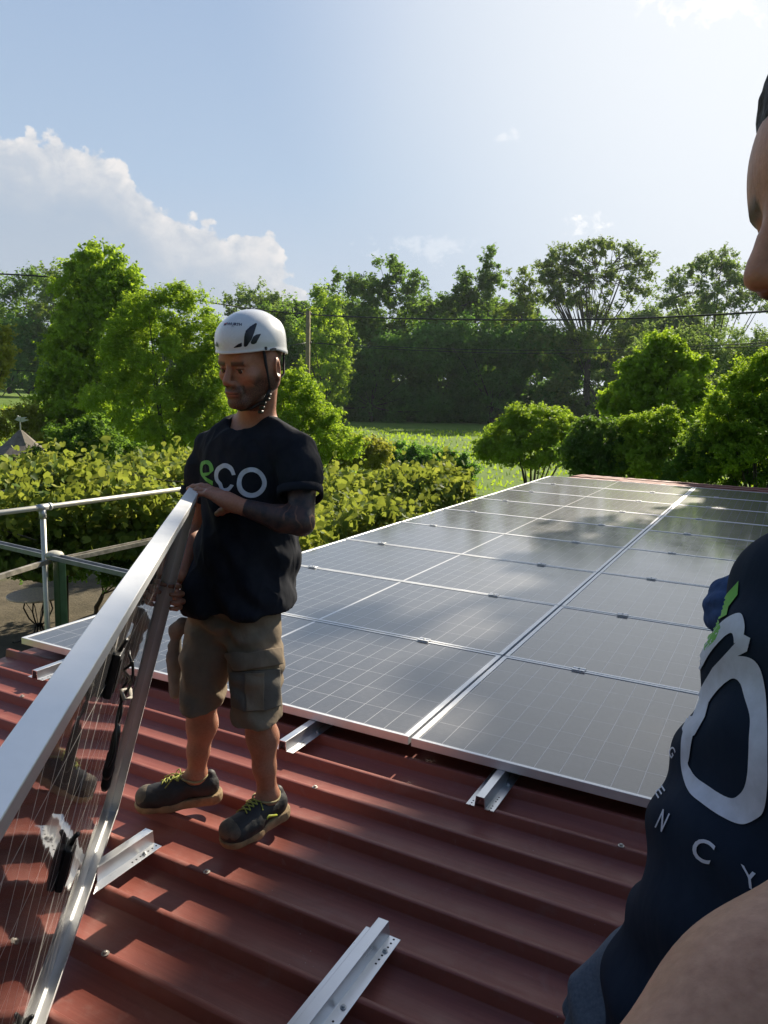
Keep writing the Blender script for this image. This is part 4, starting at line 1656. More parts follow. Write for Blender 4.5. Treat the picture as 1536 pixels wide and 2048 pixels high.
def mat_cloth(name, col, col2=None, weave=600, rough=0.9, fold=0.35, fscale=7.0, dirt=0.0, sheen=0.0):
    m, n, b = new_mat(name)
    co = objco(n)
    w = n.noise(co, weave, 2, 0.5)
    big = n.noise(n.mapping(co, (1.0, 1.0, 0.45), (0.5, 0.2, 0)), fscale, 4, 0.55, 1.0)
    c2 = col2 or tuple(x * 1.35 for x in col)
    c = n.mix(n.maprange(n.noise(co, 14, 5, 0.65), 0.3, 0.7), col, c2)
    if dirt:
        c = n.mix(n.math('MULTIPLY', n.maprange(n.noise(co, 8, 6, 0.7), 0.5, 0.72), dirt), c, (0.30, 0.26, 0.20))
    h = n.math('ADD', n.math('MULTIPLY', big, 1.0), n.math('MULTIPLY', w, 0.03))
    setp(n, b, base=c, rough=rough, spec=0.12, sheen=sheen, normal=bump(n, h, fold, 0.02))
    return m


M_SKIN = mat_skin()


def mat_eye():
    m, n, b = new_mat('eye')
    q = n.node('ShaderNodeAttribute'); q.attribute_name = 'iris'
    setp(n, b, base=n.mix(n.maprange(q.outputs['Fac'], 0.3, 0.6), (0.42, 0.38, 0.35), (0.020, 0.012, 0.008)), rough=0.15)
    return m


M_EYE = mat_eye()
M_TEE = mat_cloth('black_cotton', (0.012, 0.014, 0.020), (0.022, 0.024, 0.031), sheen=0.0)
M_SHORTS = mat_cloth('khaki_canvas', (0.19, 0.150, 0.105), (0.26, 0.205, 0.145), 500, 0.92, 0.4, 9.0, 0.1)
M_POCKET = mat_cloth('faded_canvas', (0.125, 0.112, 0.095), (0.17, 0.152, 0.125), 500, 0.92, 0.35, 12.0)
M_PRINT = simple('white_print', (0.56, 0.58, 0.66), 0.55, 0, 60, 0.12, 0.1)
M_PRINTG = simple('green_print', (0.11, 0.40, 0.05), 0.55, 0, 60, 0.12, 0.1)
M_HELM = simple('white_helmet_shell', (0.76, 0.77, 0.78), 0.27, 0, 12, 0.04, 0.02, 0.002, coat=0.4)
M_STRAP = simple('black_webbing', (0.014, 0.014, 0.015), 0.75, 0, 200, 0.3, 0.3)
M_SHOE = simple('dusty_black_leather', (0.020, 0.019, 0.018), 0.62, 0, 22, 0.6, 0.35, 0.004)
M_TOE = simple('scuffed_toe_cap', (0.105, 0.085, 0.060), 0.8, 0, 40, 0.4, 0.3, 0.004)
M_SOLE = simple('dirty_tan_sole', (0.27, 0.185, 0.095), 0.85, 0, 30, 0.35, 0.4, 0.004)
M_LACE = simple('yellow_green_lace', (0.36, 0.38, 0.07), 0.8, 0, 150, 0.25, 0.3)
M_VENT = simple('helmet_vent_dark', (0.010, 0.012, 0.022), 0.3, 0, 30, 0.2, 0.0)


# ------------------------------------------------------------------ the panel held upright
def held_panel():
    A, B = V3(1.8533, -0.7046, 1.0208), V3(1.6274, -0.8725, -0.0768)
    e = nrm((0.5968, -0.8024, 0.0))
    yv = A - B
    yv = nrm(yv - e * (yv @ e))
    zv = np.cross(e, yv)
    h = 1.134
    T = thing('upright_solar_panel', 'framed solar panel standing on edge, its back with cable boxes showing, held by the man in the helmet', 'solar panel')
    T['label'] = 'solar panel standing on its edge, held upright by the man in the white helmet'
    m = Matrix.Identity(4)
    for i in range(3):
        m[i][0], m[i][1], m[i][2] = e[i], yv[i], zv[i]
        m[i][3] = B[i] + zv[i] * 0.035
    T.matrix_world = m
    f, g = panel_parts(T, PW, h, mat_cells('solar_cells_front', ph=h))
    bg = MB().box(0.0135, 0.0135, -0.0105, PW - 0.0135, h - 0.0135, -0.0088)
    bg.build('back_glass', mat_cells('cells_seen_from_the_back', True, h), T)
    # three junction boxes along the middle line, with their leads
    wires = {0.19: None, 0.567: None, 0.945: None}
    for i, yy in enumerate(wires):
        S = MB()
        S.box(1.139 - 0.022, yy - 0.042, -0.0245, 1.139 + 0.022, yy + 0.042, -0.0108)
        j = S.build('junction_box', M_BLACK, T)
        bevel(j, 0.003, 2)
        MB().box(1.139 - 0.016, yy - 0.030, -0.0265, 1.139 + 0.016, yy + 0.032, -0.0247).build('lid', M_BLACK, j)
        MB().tube([(1.139, yy + 0.042, -0.018), (1.136, yy + 0.055, -0.020), (1.142, yy + 0.066, -0.025)], 0.0045, 8).build('lead_stub', M_BLACK, j, True)
    M_CAB = simple('black_cable', (0.012, 0.012, 0.013), 0.4, 0, 60, 0.2, 0.05)
    # cables coiled and tied, the connectors hanging down from the upper box
    c1 = []
    for k in range(26):
        s = k / 25
        c1.append((1.139 + 0.022 * math.sin(s * 9) - 0.05 * s, 0.99 + 0.06 * math.sin(s * 3.1) - 0.30 * s, -0.034 - 0.010 * math.sin(s * 12) ** 2))
    MB().tube(c1[:18], 0.0026, 8).build('cable', M_CAB, T, True)
    c2 = [(1.139 + 0.018 * math.cos(s * 8) - 0.03 * s, 0.98 - 0.24 * s, -0.045 - 0.006 * math.sin(s * 10)) for s in np.linspace(0, 1, 22)]
    MB().tube(c2, 0.0026, 8).build('cable', M_CAB, T, True)
    for q, (x, y0) in enumerate(((1.085, 0.80), (1.115, 0.84))):
        MB().tube([(x, y0, -0.045), (x - 0.002, y0 - 0.02, -0.046), (x - 0.003, y0 - 0.055, -0.047), (x - 0.003, y0 - 0.06, -0.047), (x - 0.004, y0 - 0.10, -0.047), (x - 0.004, y0 - 0.11, -0.047)],
                  [0.0045, 0.0075, 0.0075, 0.009, 0.009, 0.005], 10).build('connector', M_BLACK, T, True)
    MB().tube([(1.10, 0.905, -0.049), (1.125, 0.90, -0.055), (1.15, 0.905, -0.047), (1.125, 0.91, -0.036), (1.10, 0.905, -0.049)], 0.0035, 6).build('cable_tie', simple('pale_tape', (0.55, 0.50, 0.42), 0.6), T, True)
    return T, A, B, e, yv, zv


HP, HA, HB, HE, HY, HZ = held_panel()



def add_head(S0, Hc, HB_, z=1.0):
    """skull, jaw, brow, nose, lips, lids and ears; HB_ rows = side, forward, up"""
    Lh, Fh, Uh = HB_

    def hp(s, f, u):
        return Hc + (Lh * s + Fh * f + Uh * u) * z

    class _S:
        def cone(q, a, ra, b, rb, k=0.02):
            S0.cone(a, ra * z, b, rb * z, k)

        def ell(q, c, r, ax=None, k=0.02, sub=0):
            S0.ell(c, tuple(x * z for x in r), ax, k, sub)

        def subcone(q, a, ra, b, rb, k=0.01):
            S0.subcone(a, ra * z, b, rb * z, k)
        def chain_(q, pts, rads, k=0.004):
            for i in range(len(pts) - 1):
                S0.cone(pts[i], rads[i] * z, pts[i + 1], rads[i + 1] * z, k)
    S = _S()
    S.ell(hp(0, -0.012, 0.035), (0.074, 0.095, 0.088), HB_, 0.02)
    S.ell(hp(0, 0.028, -0.030), (0.059, 0.062, 0.080), HB_, 0.03)
    for q in (-1, 1):
        S.cone(hp(q * 0.056, -0.004, -0.050), 0.016, hp(q * 0.020, 0.068, -0.098), 0.015, 0.03)
        S.ell(hp(q * 0.044, 0.062, -0.024), (0.020, 0.020, 0.018), HB_, 0.022)
        S.ell(hp(q * 0.072, 0.0, -0.02), (0.012, 0.03, 0.05), HB_, 0.03)
    S.cone(hp(-0.012, 0.078, -0.098), 0.016, hp(0.012, 0.078, -0.098), 0.016, 0.02)
    S.cone(hp(-0.036, 0.074, 0.014), 0.012, hp(0.036, 0.074, 0.014), 0.012, 0.02)
    S.ell(hp(0, 0.062, 0.030), (0.05, 0.032, 0.035), HB_, 0.02)
    for q in (-1, 1):
        S.ell(hp(q * 0.031, 0.096, -0.006), (0.017, 0.016, 0.010), HB_, 0.010, sub=1)
        S.ell(hp(q * 0.031, 0.075, -0.007), (0.0150, 0.0110, 0.0110), HB_, 0.004)
        S.chain_([hp(q * 0.0185, 0.0845, -0.0030), hp(q * 0.030, 0.0880, 0.0010), hp(q * 0.0435, 0.0800, -0.0030)], [0.0030, 0.0036, 0.0030], 0.004)
        S.cone(hp(q * 0.020, 0.0845, -0.0135), 0.0026, hp(q * 0.043, 0.0780, -0.0130), 0.0024, 0.003)     # lower lid
        S.cone(hp(q * 0.014, 0.092, 0.012), 0.0045, hp(q * 0.046, 0.082, 0.012), 0.0035, 0.006)            # brow hair
    S.cone(hp(0, 0.088, 0.006), 0.0075, hp(0, 0.112, -0.034), 0.0105, 0.010)
    for q in (-1, 1):
        S.ell(hp(q * 0.0115, 0.100, -0.041), (0.0080, 0.0115, 0.0080), HB_, 0.006)
    S.ell(hp(0, 0.088, -0.066), (0.030, 0.014, 0.024), HB_, 0.012)
    S.ell(hp(0, 0.0985, -0.0655), (0.0225, 0.0078, 0.0045), HB_, 0.003)
    S.ell(hp(0, 0.0965, -0.0745), (0.0190, 0.0082, 0.0055), HB_, 0.003)
    S.subcone(hp(-0.019, 0.1045, -0.0700), 0.0012, hp(0.019, 0.1045, -0.0700), 0.0012, 0.002)
    S.ell(hp(0, 0.088, -0.100), (0.018, 0.014, 0.014), HB_, 0.012)
    for q in (-1, 1):                                                          # ears
        ec = hp(q * 0.085, -0.010, -0.016)
        ax = np.array([nrm(Lh * q * 0.9 - Fh * 0.45), nrm(Fh * 0.9 + Lh * q * 0.45), Uh])
        S.ell(ec, (0.0075, 0.021, 0.034), ax, 0.006)
        S.ell(ec + Lh * q * 0.008 + Fh * 0.004, (0.0065, 0.012, 0.021), ax, 0.004, sub=1)
        S.ell(ec - Uh * 0.026 + Fh * 0.004, (0.007, 0.010, 0.011), ax, 0.006)


def head_masks(Vb, Hc, HB_, z=1.0):
    rel = ((Vb - Hc) @ HB_.T) / z
    s_, f_, u_ = rel.T
    head = (np.abs(s_) < 0.1) & (f_ > -0.14) & (u_ > -0.14) & (u_ < 0.14)
    jaw = sstep(-u_, 0.045, 0.062) * sstep(f_, -0.02, 0.02) * (u_ > -0.135)
    jaw = np.maximum(jaw, sstep(-u_, 0.000, 0.05) * (np.abs(s_) > 0.052) * sstep(f_, -0.02, 0.01) * sstep(-f_, -0.075, -0.05))
    must = np.exp(-((u_ + 0.056) / 0.009) ** 2) * (np.abs(s_) < 0.034) * (f_ > 0.07)
    lipm = (np.exp(-((u_ + 0.070) / 0.0085) ** 4) * np.exp(-(s_ / 0.022) ** 4)) * (f_ > 0.088)
    goat = 1.0 - 0.35 * np.exp(-((u_ + 0.088) / 0.010) ** 2 - (s_ / 0.022) ** 2) - 0.22 * np.exp(-((np.abs(s_) - 0.036) / 0.014) ** 2) * (u_ > -0.085)
    beard = np.clip(jaw * goat + must * 0.9, 0, 1) * (1 - lipm) * head
    hair = head * (u_ > 0.0) * (f_ < 0.02) * sstep(-f_, -0.02, 0.01) * (np.abs(s_) < 0.079)
    hair = np.maximum(hair, head * (u_ > -0.03) * (f_ < -0.045))
    brow = np.exp(-((u_ - 0.0120) / 0.0070) ** 4) * (np.abs(s_) > 0.010) * (np.abs(s_) < 0.048) * (f_ > 0.05)
    lash = np.exp(-((u_ + 0.0025) / 0.0020) ** 2) * (np.abs(np.abs(s_) - 0.031) < 0.0135) * (f_ > 0.055) * 0.9
    mouth = np.exp(-((u_ + 0.0700) / 0.0015) ** 2) * (np.abs(s_) < 0.024) * (f_ > 0.08) * 0.85
    nost = np.exp(-(((np.abs(s_) - 0.010) / 0.004) ** 2 + ((u_ + 0.048) / 0.0035) ** 2)) * (f_ > 0.085)
    return dict(beard=np.clip(beard * 1.15 + hair, 0, 1), lip=lipm * head, dark=np.clip(brow * 0.8 + lash + mouth + nost, 0, 1) * head)


# ------------------------------------------------------------------ the man in the white helmet
def worker():
    root = V3(1.93, -0.70, ZR)
    T = thing('person', 'man in a white climbing helmet, black tee and khaki cargo shorts holding the upright panel', 'person', root)
    T['label'] = 'man in white helmet, black tee and khaki shorts standing and holding the upright panel'
    # key points
    chest, neck = at(506, 965, 2.57), at(507, 852, 2.55)
    belly, pelv = at(487, 1110, 2.57), at(468, 1215, 2.59)
    shL, shR = at(600, 903, 2.45), at(424, 900, 2.66)
    elL, wrL = at(603, 1046, 2.35), at(472, 1010, 2.36)
    elR, wrR = at(388, 1060, 2.70), at(362, 1150, 2.56)
    heel1, toe1 = onz(428, 1600, ZR), onz(282, 1618, ZR)
    heel2, toe2 = onz(560, 1632, ZR), onz(455, 1692, ZR)
    anR = heel1 + (toe1 - heel1) * 0.24 + V3(0, 0, 0.10)
    anL = heel2 + (toe2 - heel2) * 0.24 + V3(0, 0, 0.10)
    hipR, hipL = at(425, 1235, 2.63), at(510, 1240, 2.52)
    knR, knL = at(403, 1405, 2.585), at(514, 1425, 2.475)
    X = V3(1, 0, 0); Y = V3(0, 1, 0); Z = V3(0, 0, 1)

    def torso(S, g=0.0, k=0.05):
        S.ell(chest + Z * 0.02, (0.168 + g, 0.108 + g, 0.170), k=k)
        S.ell(chest + Z * 0.10, (0.155 + g, 0.090 + g, 0.085), k=k)
        S.ell(belly, (0.150 + g, 0.106 + g, 0.160), k=k)
        S.ell(pelv + Z * 0.0, (0.138 + g, 0.098 + g, 0.120), k=k)
        S.cone(shL - X * 0.03, 0.050 + g * .8, neck + Z * 0.005 + X * 0.045, 0.036 + g * .5, 0.045)
        S.cone(shR + X * 0.03, 0.050 + g * .8, neck + Z * 0.005 - X * 0.045, 0.036 + g * .5, 0.045)

    # head frame
    HS = 1.105
    Fh = nrm(V3(-0.07, -0.97, -0.20))
    Lh = nrm(np.cross(Z + V3(0.02, 0.0, 0), Fh)); Uh = np.cross(Fh, Lh)
    Lh = -Lh if Lh @ X < 0 else Lh
    Hc = at(503, 726, 2.43)
    HB_ = np.array([Lh, Fh, Uh])                 # rows: side, forward, up

    def hp(s, f, u):
        return Hc + (Lh * s + Fh * f + Uh * u) * HS

    S = SDF(0.003)
    torso(S)
    S.cone(neck - Z * 0.03 + V3(0, 0.01, 0), 0.060, hp(0, -0.022, -0.055), 0.056 * HS, 0.03)
    add_head(S, Hc, HB_, HS)
    # arms
    S.chain([shL, shL + (elL - shL) * 0.35 + V3(0.005, 0, 0), elL], [0.050, 0.048, 0.038], 0.03)
    S.chain([elL, elL + (wrL - elL) * 0.30 - Z * 0.004, wrL], [0.036, 0.040, 0.0235], 0.02)
    S.chain([shR, shR + (elR - shR) * 0.35, elR], [0.050, 0.047, 0.036], 0.03)
    S.chain([elR, elR + (wrR - elR) * 0.30, wrR], [0.036, 0.040, 0.025], 0.02)
    # his left hand laid over the top corner of the panel
    f = nrm(at(388, 966, 2.425) - wrL)
    top_n = HY
    hand(S, wrL + f * 0.012, f, -HY * 0.9 + HZ * 0.25 + V3(0.1, 0.2, -0.2), True,
         curls=[(2, 12, 14), (5, 18, 18), (12, 34, 28), (26, 50, 36)], spread=0.08, thumb=(0.45, 0.35, 0.75), size=1.0)
    # his right hand wrapped round the far upright edge
    gp = HB + HY * 0.775 - HE * 0.030 + HZ * 0.030
    fR = nrm(HE * 0.35 - HZ * 0.9)
    nR = nrm(HE * 0.9 + HZ * 0.2)
    wr2 = gp - fR * 0.060 - nR * 0.012
    S.chain([wrR, wr2], [0.025, 0.0245], 0.02)
    hand(S, wr2, fR, nR, False, curls=[(28, 58, 34), (30, 62, 38), (32, 64, 40), (34, 66, 40)], spread=0.05, thumb=(0.30, 0.75, 0.65), size=1.0)
    # legs
    for hip, kn, an, heel, toe in ((hipR, knR, anR, heel1, toe1), (hipL, knL, anL, heel2, toe2)):
        S.chain([hip, hip + (kn - hip) * 0.5, kn], [0.064, 0.062, 0.047], 0.03)
        bk = nrm(V3(0.1, 1, 0))
        S.cone(kn + (an - kn) * 0.02, 0.045, kn + (an - kn) * 0.30 + bk * 0.010, 0.048, 0.03)
        S.cone(kn + (an - kn) * 0.30 + bk * 0.010, 0.048, kn + (an - kn) * 0.66, 0.036, 0.03)
        S.cone(kn + (an - kn) * 0.66, 0.036, an, 0.030, 0.02)
        S.cone(an, 0.034, an + (toe - heel) * 0.25 - Z * 0.045, 0.030, 0.02)
        S.cone(an, 0.030, an - (toe - heel) * 0.06 - Z * 0.05, 0.028, 0.02)
    Vb, Q = S.mesh(smooth=1)
    body = obj('body', Vb, Q, M_SKIN, T, True, True)
    for nm_, vals_ in head_masks(Vb, Hc, HB_, HS).items():
        attr(body, nm_, vals_)
    for q in (-1, 1):
        ec = hp(q * 0.0305, 0.0765, -0.0068)
        gz = nrm(Fh * 0.9 - Lh * 0.22 - Uh * 0.30)
        u_e = nrm(np.cross(gz, Uh)); v_e = np.cross(u_e, gz)
        Ve, Fe = [], []
        for j in range(13):
            ph = math.pi * j / 12
            for i in range(20):
                th = 2 * math.pi * i / 20
                Ve.append(ec + (gz * math.cos(ph) + (u_e * math.cos(th) + v_e * math.sin(th)) * math.sin(ph)) * 0.0118 * HS)
        for j in range(12):
            for i in range(20):
                Fe.append((j * 20 + i, (j + 1) * 20 + i, (j + 1) * 20 + (i + 1) % 20, j * 20 + (i + 1) % 20))
        eo_ = obj('eye', Ve, Fe, M_EYE, body, True, True)
        attr(eo_, 'iris', [1.0 if k_ // 20 <= 3 else 0.0 for k_ in range(len(Ve))])
    # tattoo on his left arm: from below the sleeve to the wrist
    d1 = elL - shL
    t1 = ((Vb - shL) @ d1) / (d1 @ d1)
    r1 = np.linalg.norm(Vb - shL - np.clip(t1, 0, 1)[:, None] * d1, axis=1)
    d2 = wrL - elL
    t2 = ((Vb - elL) @ d2) / (d2 @ d2)
    r2 = np.linalg.norm(Vb - elL - np.clip(t2, 0, 1)[:, None] * d2, axis=1)
    tat = np.maximum((r1 < 0.08) * (t1 > 0.2), (r2 < 0.055) * (t2 < 0.86) * (t2 > -0.2))
    attr(body, 'tattoo', tat.astype(float))

    # --- tee
    C = SDF(0.004)
    torso(C, 0.016, 0.055)
    for sh, el_, kk in ((shL, elL, 0.40), (shR, elR, 0.38)):
        d = el_ - sh
        C.chain([sh - d * 0.02, sh + d * 0.25, sh + d * kk], [0.055, 0.059, 0.062], 0.03)
    C.ell((belly + chest) / 2 - Z * 0.02 + V3(0.0, 0.01, 0), (0.160, 0.118, 0.33), k=0.05)
    C.ell(pelv + Z * 0.03 + V3(0.012, 0.0, 0), (0.164, 0.128, 0.17), k=0.05)
    C.cone(belly + X * 0.03, 0.118, hipL + Z * 0.02, 0.106, 0.04)
    C.cone(belly - X * 0.03, 0.115, hipR + Z * 0.02, 0.112, 0.04)
    C.ell(belly + V3(0.042, 0.055, -0.03), (0.108, 0.105, 0.17), k=0.05)
    # open the neck and trim the hem
    C.subcone(neck - Z * 0.035 + V3(0, -0.03, 0), 0.060, neck + Z * 0.10, 0.080, 0.012)
    C.cut(at(468, 1214, 2.57), (0.09, 0, -1))
    Vt, Qt = C.mesh(smooth=2)
    # cuffs end square across the arm
    N = normals(Vt, Qt)
    P = Vt
    fold = 0.013 * vnoise(P * np.array([1.0, 1.0, 0.55]) + P[:, [2]] * np.array([0.6, 0.2, 0]), 9.0, 3, 3, 0.55)
    fold += 0.010 * np.sin(P @ V3(38, 20, 34) + 4 * vnoise(P, 6.0, 5, 2)) * sstep(-P[:, 2], -0.95, -0.62)
    fold += 0.006 * np.sin(P @ V3(60, -30, 55) + 3 * vnoise(P, 5.0, 8, 2)) * np.exp(-((P[:, 2] - 0.92) / 0.10) ** 2)
    fold += 0.006 * (1 - np.abs(vnoise(P * np.array([1, 1, .6]), 15.0, 6, 2))) ** 3
    Vt = Vt + N * fold[:, None]
    tee = obj('t_shirt', Vt, Qt, M_TEE, T, True, True)
    # rolled cuffs and neckband
    for sh, el_, kk, r in ((shL, elL, 0.60, 0.0665), (shR, elR, 0.56, 0.0665)):
        d = nrm(el_ - sh)
        c = sh + (el_ - sh) * kk
        a = nrm(np.cross(d, V3(0, 1, 0.1)))
        b2 = np.cross(d, a)
        for w, nm in ((0.0, 'cuff'),):
            pts = []
            mb = MB()
            ring = [c + (a * math.cos(q) + b2 * math.sin(q)) * (r + 0.003 * math.sin(3 * q)) + d * 0.006 * math.sin(2 * q) for q in np.linspace(0, 2 * math.pi, 33)]
            Vv, Ff = [], []
            for q in ring:
                o_ = nrm(q - c)
                Vv += [q - d * 0.014 + o_ * 0.000, q - d * 0.013 + o_ * 0.0065, q + d * 0.012 + o_ * 0.0065, q + d * 0.014 + o_ * 0.001, q + d * 0.012 - o_ * 0.004]
            for i in range(32):
                for j in range(4):
                    Ff.append((i * 5 + j, (i + 1) * 5 + j, (i + 1) * 5 + j + 1, i * 5 + j + 1))
            obj('cuff', Vv, Ff, M_TEE, tee, True, True)
    bt = bvh_of([tee])
    # print on the chest
    k = 0.2083

    def cp(L):
        return [(340 + x * k, 900 + y * k) for x, y in L]
    n_ = 20
    go, gi = [], []
    for i in range(n_):
        a = 2 * math.pi * i / n_
        w = 1 + 0.03 * math.sin(3 * a + 1)
        go.append((783 + 143 * w * math.cos(a), 313 + 146 * math.sin(a)))
        gi.append((783 + 99 * w * math.cos(a) + 1, 312 + 101 * math.sin(a)))
    prints = []
    p2, ff = strip(cp(go), cp(gi), 3, True)
    prints.append(('print_letter_o', p2, ff, M_PRINT))
    co_ = [(632, 238), (600, 160), (530, 128), (460, 160), (430, 220), (436, 290), (470, 340), (488, 400), (530, 408), (580, 385), (616, 338)]
    ci_ = [(598, 243), (575, 196), (530, 172), (488, 192), (466, 232), (470, 280), (500, 318), (516, 364), (540, 366), (562, 354), (584, 328)]
    p2, ff = strip(cp(co_), cp(ci_), 3)
    prints.append(('print_letter_c', p2, ff, M_PRINT))
    eo = [(308, 222), (414, 205), (413, 150), (385, 108), (345, 100), (305, 118), (292, 175), (300, 235), (340, 290), (380, 320), (414, 342)]
    ei = [(312, 250), (378, 236), (380, 165), (362, 140), (342, 135), (322, 150), (315, 190), (322, 222), (350, 262), (390, 285), (416, 300)]
    p2, ff = strip(cp(eo), cp(ei), 3)
    prints.append(('print_letter_e', p2, ff, M_PRINTG))
    for ch, x, y in (('G', 640, 500), ('E', 680, 508), ('N', 725, 516), ('C', 762, 530), ('Y', 862, 546)):
        if ch in 'GEN':
            continue
        p2, ff = text_patch(ch, (340 + x * k, 900 + y * k), (11.0, 0.8), (0, -10.5), bold=-0.012)
        prints.append(('print_small_letter', p2, ff, M_PRINT))
    for nm, p2, ff, mt in prints:
        o = decal(nm, p2, ff, bt, mt, tee)

    # --- shorts
    D = SDF(0.004)
    D.ell(pelv - Z * 0.03, (0.148, 0.112, 0.12), k=0.05)
    for hip, kn, e0, r1, r2 in ((hipR, knR, 0.99, 0.077, 0.071), (hipL, knL, 1.06, 0.078, 0.074)):
        D.chain([hip, hip + (kn - hip) * 0.5, hip + (kn - hip) * (e0 + 0.25)], [0.086, r1 + 0.006, r2], 0.03)
    D.cut(hipL + (knL - hipL) * 1.07, (0.05, 0.1, -1))
    Vd, Qd = D.mesh(smooth=2)
    N = normals(Vd, Qd)
    fo = 0.009 * vnoise(Vd * V3(1, 1, 0.8), 11.0, 13, 3, 0.6) + 0.005 * np.sin(Vd @ V3(10, -20, 75) + 5 * vnoise(Vd, 7, 2, 2)) * sstep(Vd[:, 2], 0.42, 0.60)
    fo += 0.004 * np.sin(Vd @ V3(40, 10, 60) + 5 * vnoise(Vd, 9, 12, 2))
    Vd = Vd + N * fo[:, None]
    # the right leg's hem sits a little higher
    shorts = obj('shorts', Vd, Qd, M_SHORTS, T, True, True)
    bs = bvh_of([shorts])
    off = Matrix.Translation(-Vector(root))
    q = 0.3224

    def sp(L):
        return [(240 + x * q, 1140 + y * q) for x, y in L]
    for nm, poly, mt, lf in (('cargo_pocket', [(690, 640), (775, 625), (890, 620), (985, 610), (990, 840), (895, 872), (780, 880), (700, 840)], M_POCKET, 0.007),
                             ('pocket_flap', [(655, 515), (780, 520), (900, 505), (990, 485), (993, 580), (890, 600), (720, 625), (690, 570)], M_SHORTS, 0.013),
                             ('pocket_pleat', [(780, 640), (890, 630), (893, 868), (785, 876)], M_SHORTS, 0.010)):
        p2, ff = poly_patch(sp(poly), 3.0)
        o = decal(nm, p2, ff, bs, mt, shorts, lf)
        if o:
            md = o.modifiers.new('thickness', 'SOLIDIFY'); md.thickness = -lf; md.offset = -1

    # side pocket bag hanging out behind his right leg
    pk = SDF(0.004)
    pk.chain([at(352, 1262, 2.66), at(350, 1320, 2.68), at(352, 1385, 2.69)], [0.018, 0.026, 0.020], 0.02)
    pk.chain([at(368, 1250, 2.64), at(352, 1262, 2.66)], [0.03, 0.022], 0.02)
    Vp, Qp = pk.mesh(smooth=1)
    Vp = Vp + normals(Vp, Qp) * (0.007 * vnoise(Vp, 26, 8, 3))[:, None]
    obj('side_pouch', Vp, Qp, M_POCKET, shorts, True, True)

    # --- shoes
    for si, (heel, toe, an) in enumerate(((heel1, toe1, anR), (heel2, toe2, anL))):
        L = np.linalg.norm(toe - heel)
        fx = nrm(toe - heel); sd = nrm(np.cross(Z, fx))
        if si == 0:
            fx = nrm(fx + Z * 0.0)

        def s3(f, s, u):
            return heel + fx * f * L + sd * s + Z * u
        up = SDF(0.003)
        up.ell(s3(0.10, 0, 0.055), (0.033, 0.038, 0.040), np.array([sd, fx, Z]), 0.03)
        up.chain([s3(0.12, 0, 0.062), s3(0.32, 0, 0.066), s3(0.55, 0.002, 0.056), s3(0.80, 0.003, 0.042), s3(0.93, 0.002, 0.038)], [0.035, 0.036, 0.037, 0.034, 0.028], 0.03)
        up.chain([s3(0.62, 0.012, 0.035), s3(0.86, 0.010, 0.034)], [0.038, 0.033], 0.03)
        up.ell(s3(0.90, 0, 0.040), (0.042, 0.036, 0.030), np.array([sd, fx, Z]), 0.02)
        up.chain([s3(0.07, 0, 0.080), s3(0.05, 0, 0.098)], [0.029, 0.018], 0.015)
        up.ell(s3(0.38, 0, 0.105), (0.026, 0.012, 0.034), np.array([sd, nrm(fx + Z * 0.7), nrm(Z - fx * 0.7)]), 0.012)
        up.subcone(an + fx * 0.012 - Z * 0.012, 0.036, an + Z * 0.08 + fx * 0.01, 0.050, 0.008)
        up.cut(s3(0.5, 0, 0.022), (0, 0, -1))
        Vu, Qu = up.mesh(smooth=1)
        Nn = normals(Vu, Qu)
        Vu = Vu + Nn * (0.0015 * vnoise(Vu, 45, 4, 2))[:, None]
        sh = obj('shoe', Vu, Qu, M_SHOE, T, True, True)
        so = SDF(0.003)
        so.chain([s3(0.06, 0, 0.016), s3(0.35, 0.0, 0.016), s3(0.62, 0.006, 0.016), s3(0.88, 0.004, 0.018)], [0.041, 0.037, 0.046, 0.042], 0.02)
        so.chain([s3(0.06, 0, 0.030), s3(0.30, 0.0, 0.024)], [0.040, 0.036], 0.02)
        so.cone(s3(0.90, 0, 0.022), 0.043, s3(0.93, 0, 0.030), 0.037, 0.02)
        so.cut(s3(0.5, 0, 0.031), nrm(Z + fx * 0.05))
        so.cut(s3(0.5, 0, 0.0015), (0, 0, -1))
        Vs, Qs = so.mesh(smooth=1)
        o = obj('sole', Vs, Qs, M_SOLE, sh, True, True)
        # scuffed toe cap
        tc = SDF(0.003)
        tc.ell(s3(0.905, 0, 0.043), (0.0475, 0.042, 0.0375), np.array([sd, fx, Z]), 0.02)
        tc.cut(s3(0.83, 0, 0), -fx)
        tc.cut(s3(0.9, 0, 0.030), (0, 0, -1))
        Vc, Qc = tc.mesh(smooth=1)
        o = obj('toe_cap', Vc, Qc, M_TOE, sh, True, True)
        # laces and collar trim
        bu = BVHTree.FromPolygons([Vector(v) for v in Vu], [tuple(map(int, r)) for r in Qu])

        def drop(f, s, u0=0.2):
            p = s3(f, s, u0)
            h_ = bu.ray_cast(Vector(p), Vector((0, 0, -1)))
            return np.array(h_[0]) + Z * 0.003 if h_[0] is not None else s3(f, s, 0.08)
        mb = MB()
        rows = np.linspace(0.46, 0.72, 5)
        for i in range(4):
            for g in (-1, 1):
                a = (rows[i], g * 0.019); b3 = (rows[i + 1], -g * 0.019)
                mb.tube([drop(a[0] + (b3[0] - a[0]) * w, a[1] + (b3[1] - a[1]) * w) for w in np.linspace(0, 1, 6)], 0.0022, 6)
        kx = drop(0.45, 0) + Z * 0.004
        for g in (-1, 1):
            loop = [kx, kx + sd * g * 0.022 + Z * 0.010 + fx * 0.004, kx + sd * g * 0.040 - Z * 0.002 + fx * 0.012, kx + sd * g * 0.026 - Z * 0.006 + fx * 0.016, kx + fx * 0.004]
            mb.tube(loop, 0.0024, 6)
            mb.tube([kx, kx + sd * g * 0.018 + fx * 0.030 - Z * 0.002, kx + sd * g * 0.040 + fx * 0.055 - Z * 0.022], 0.002, 6)
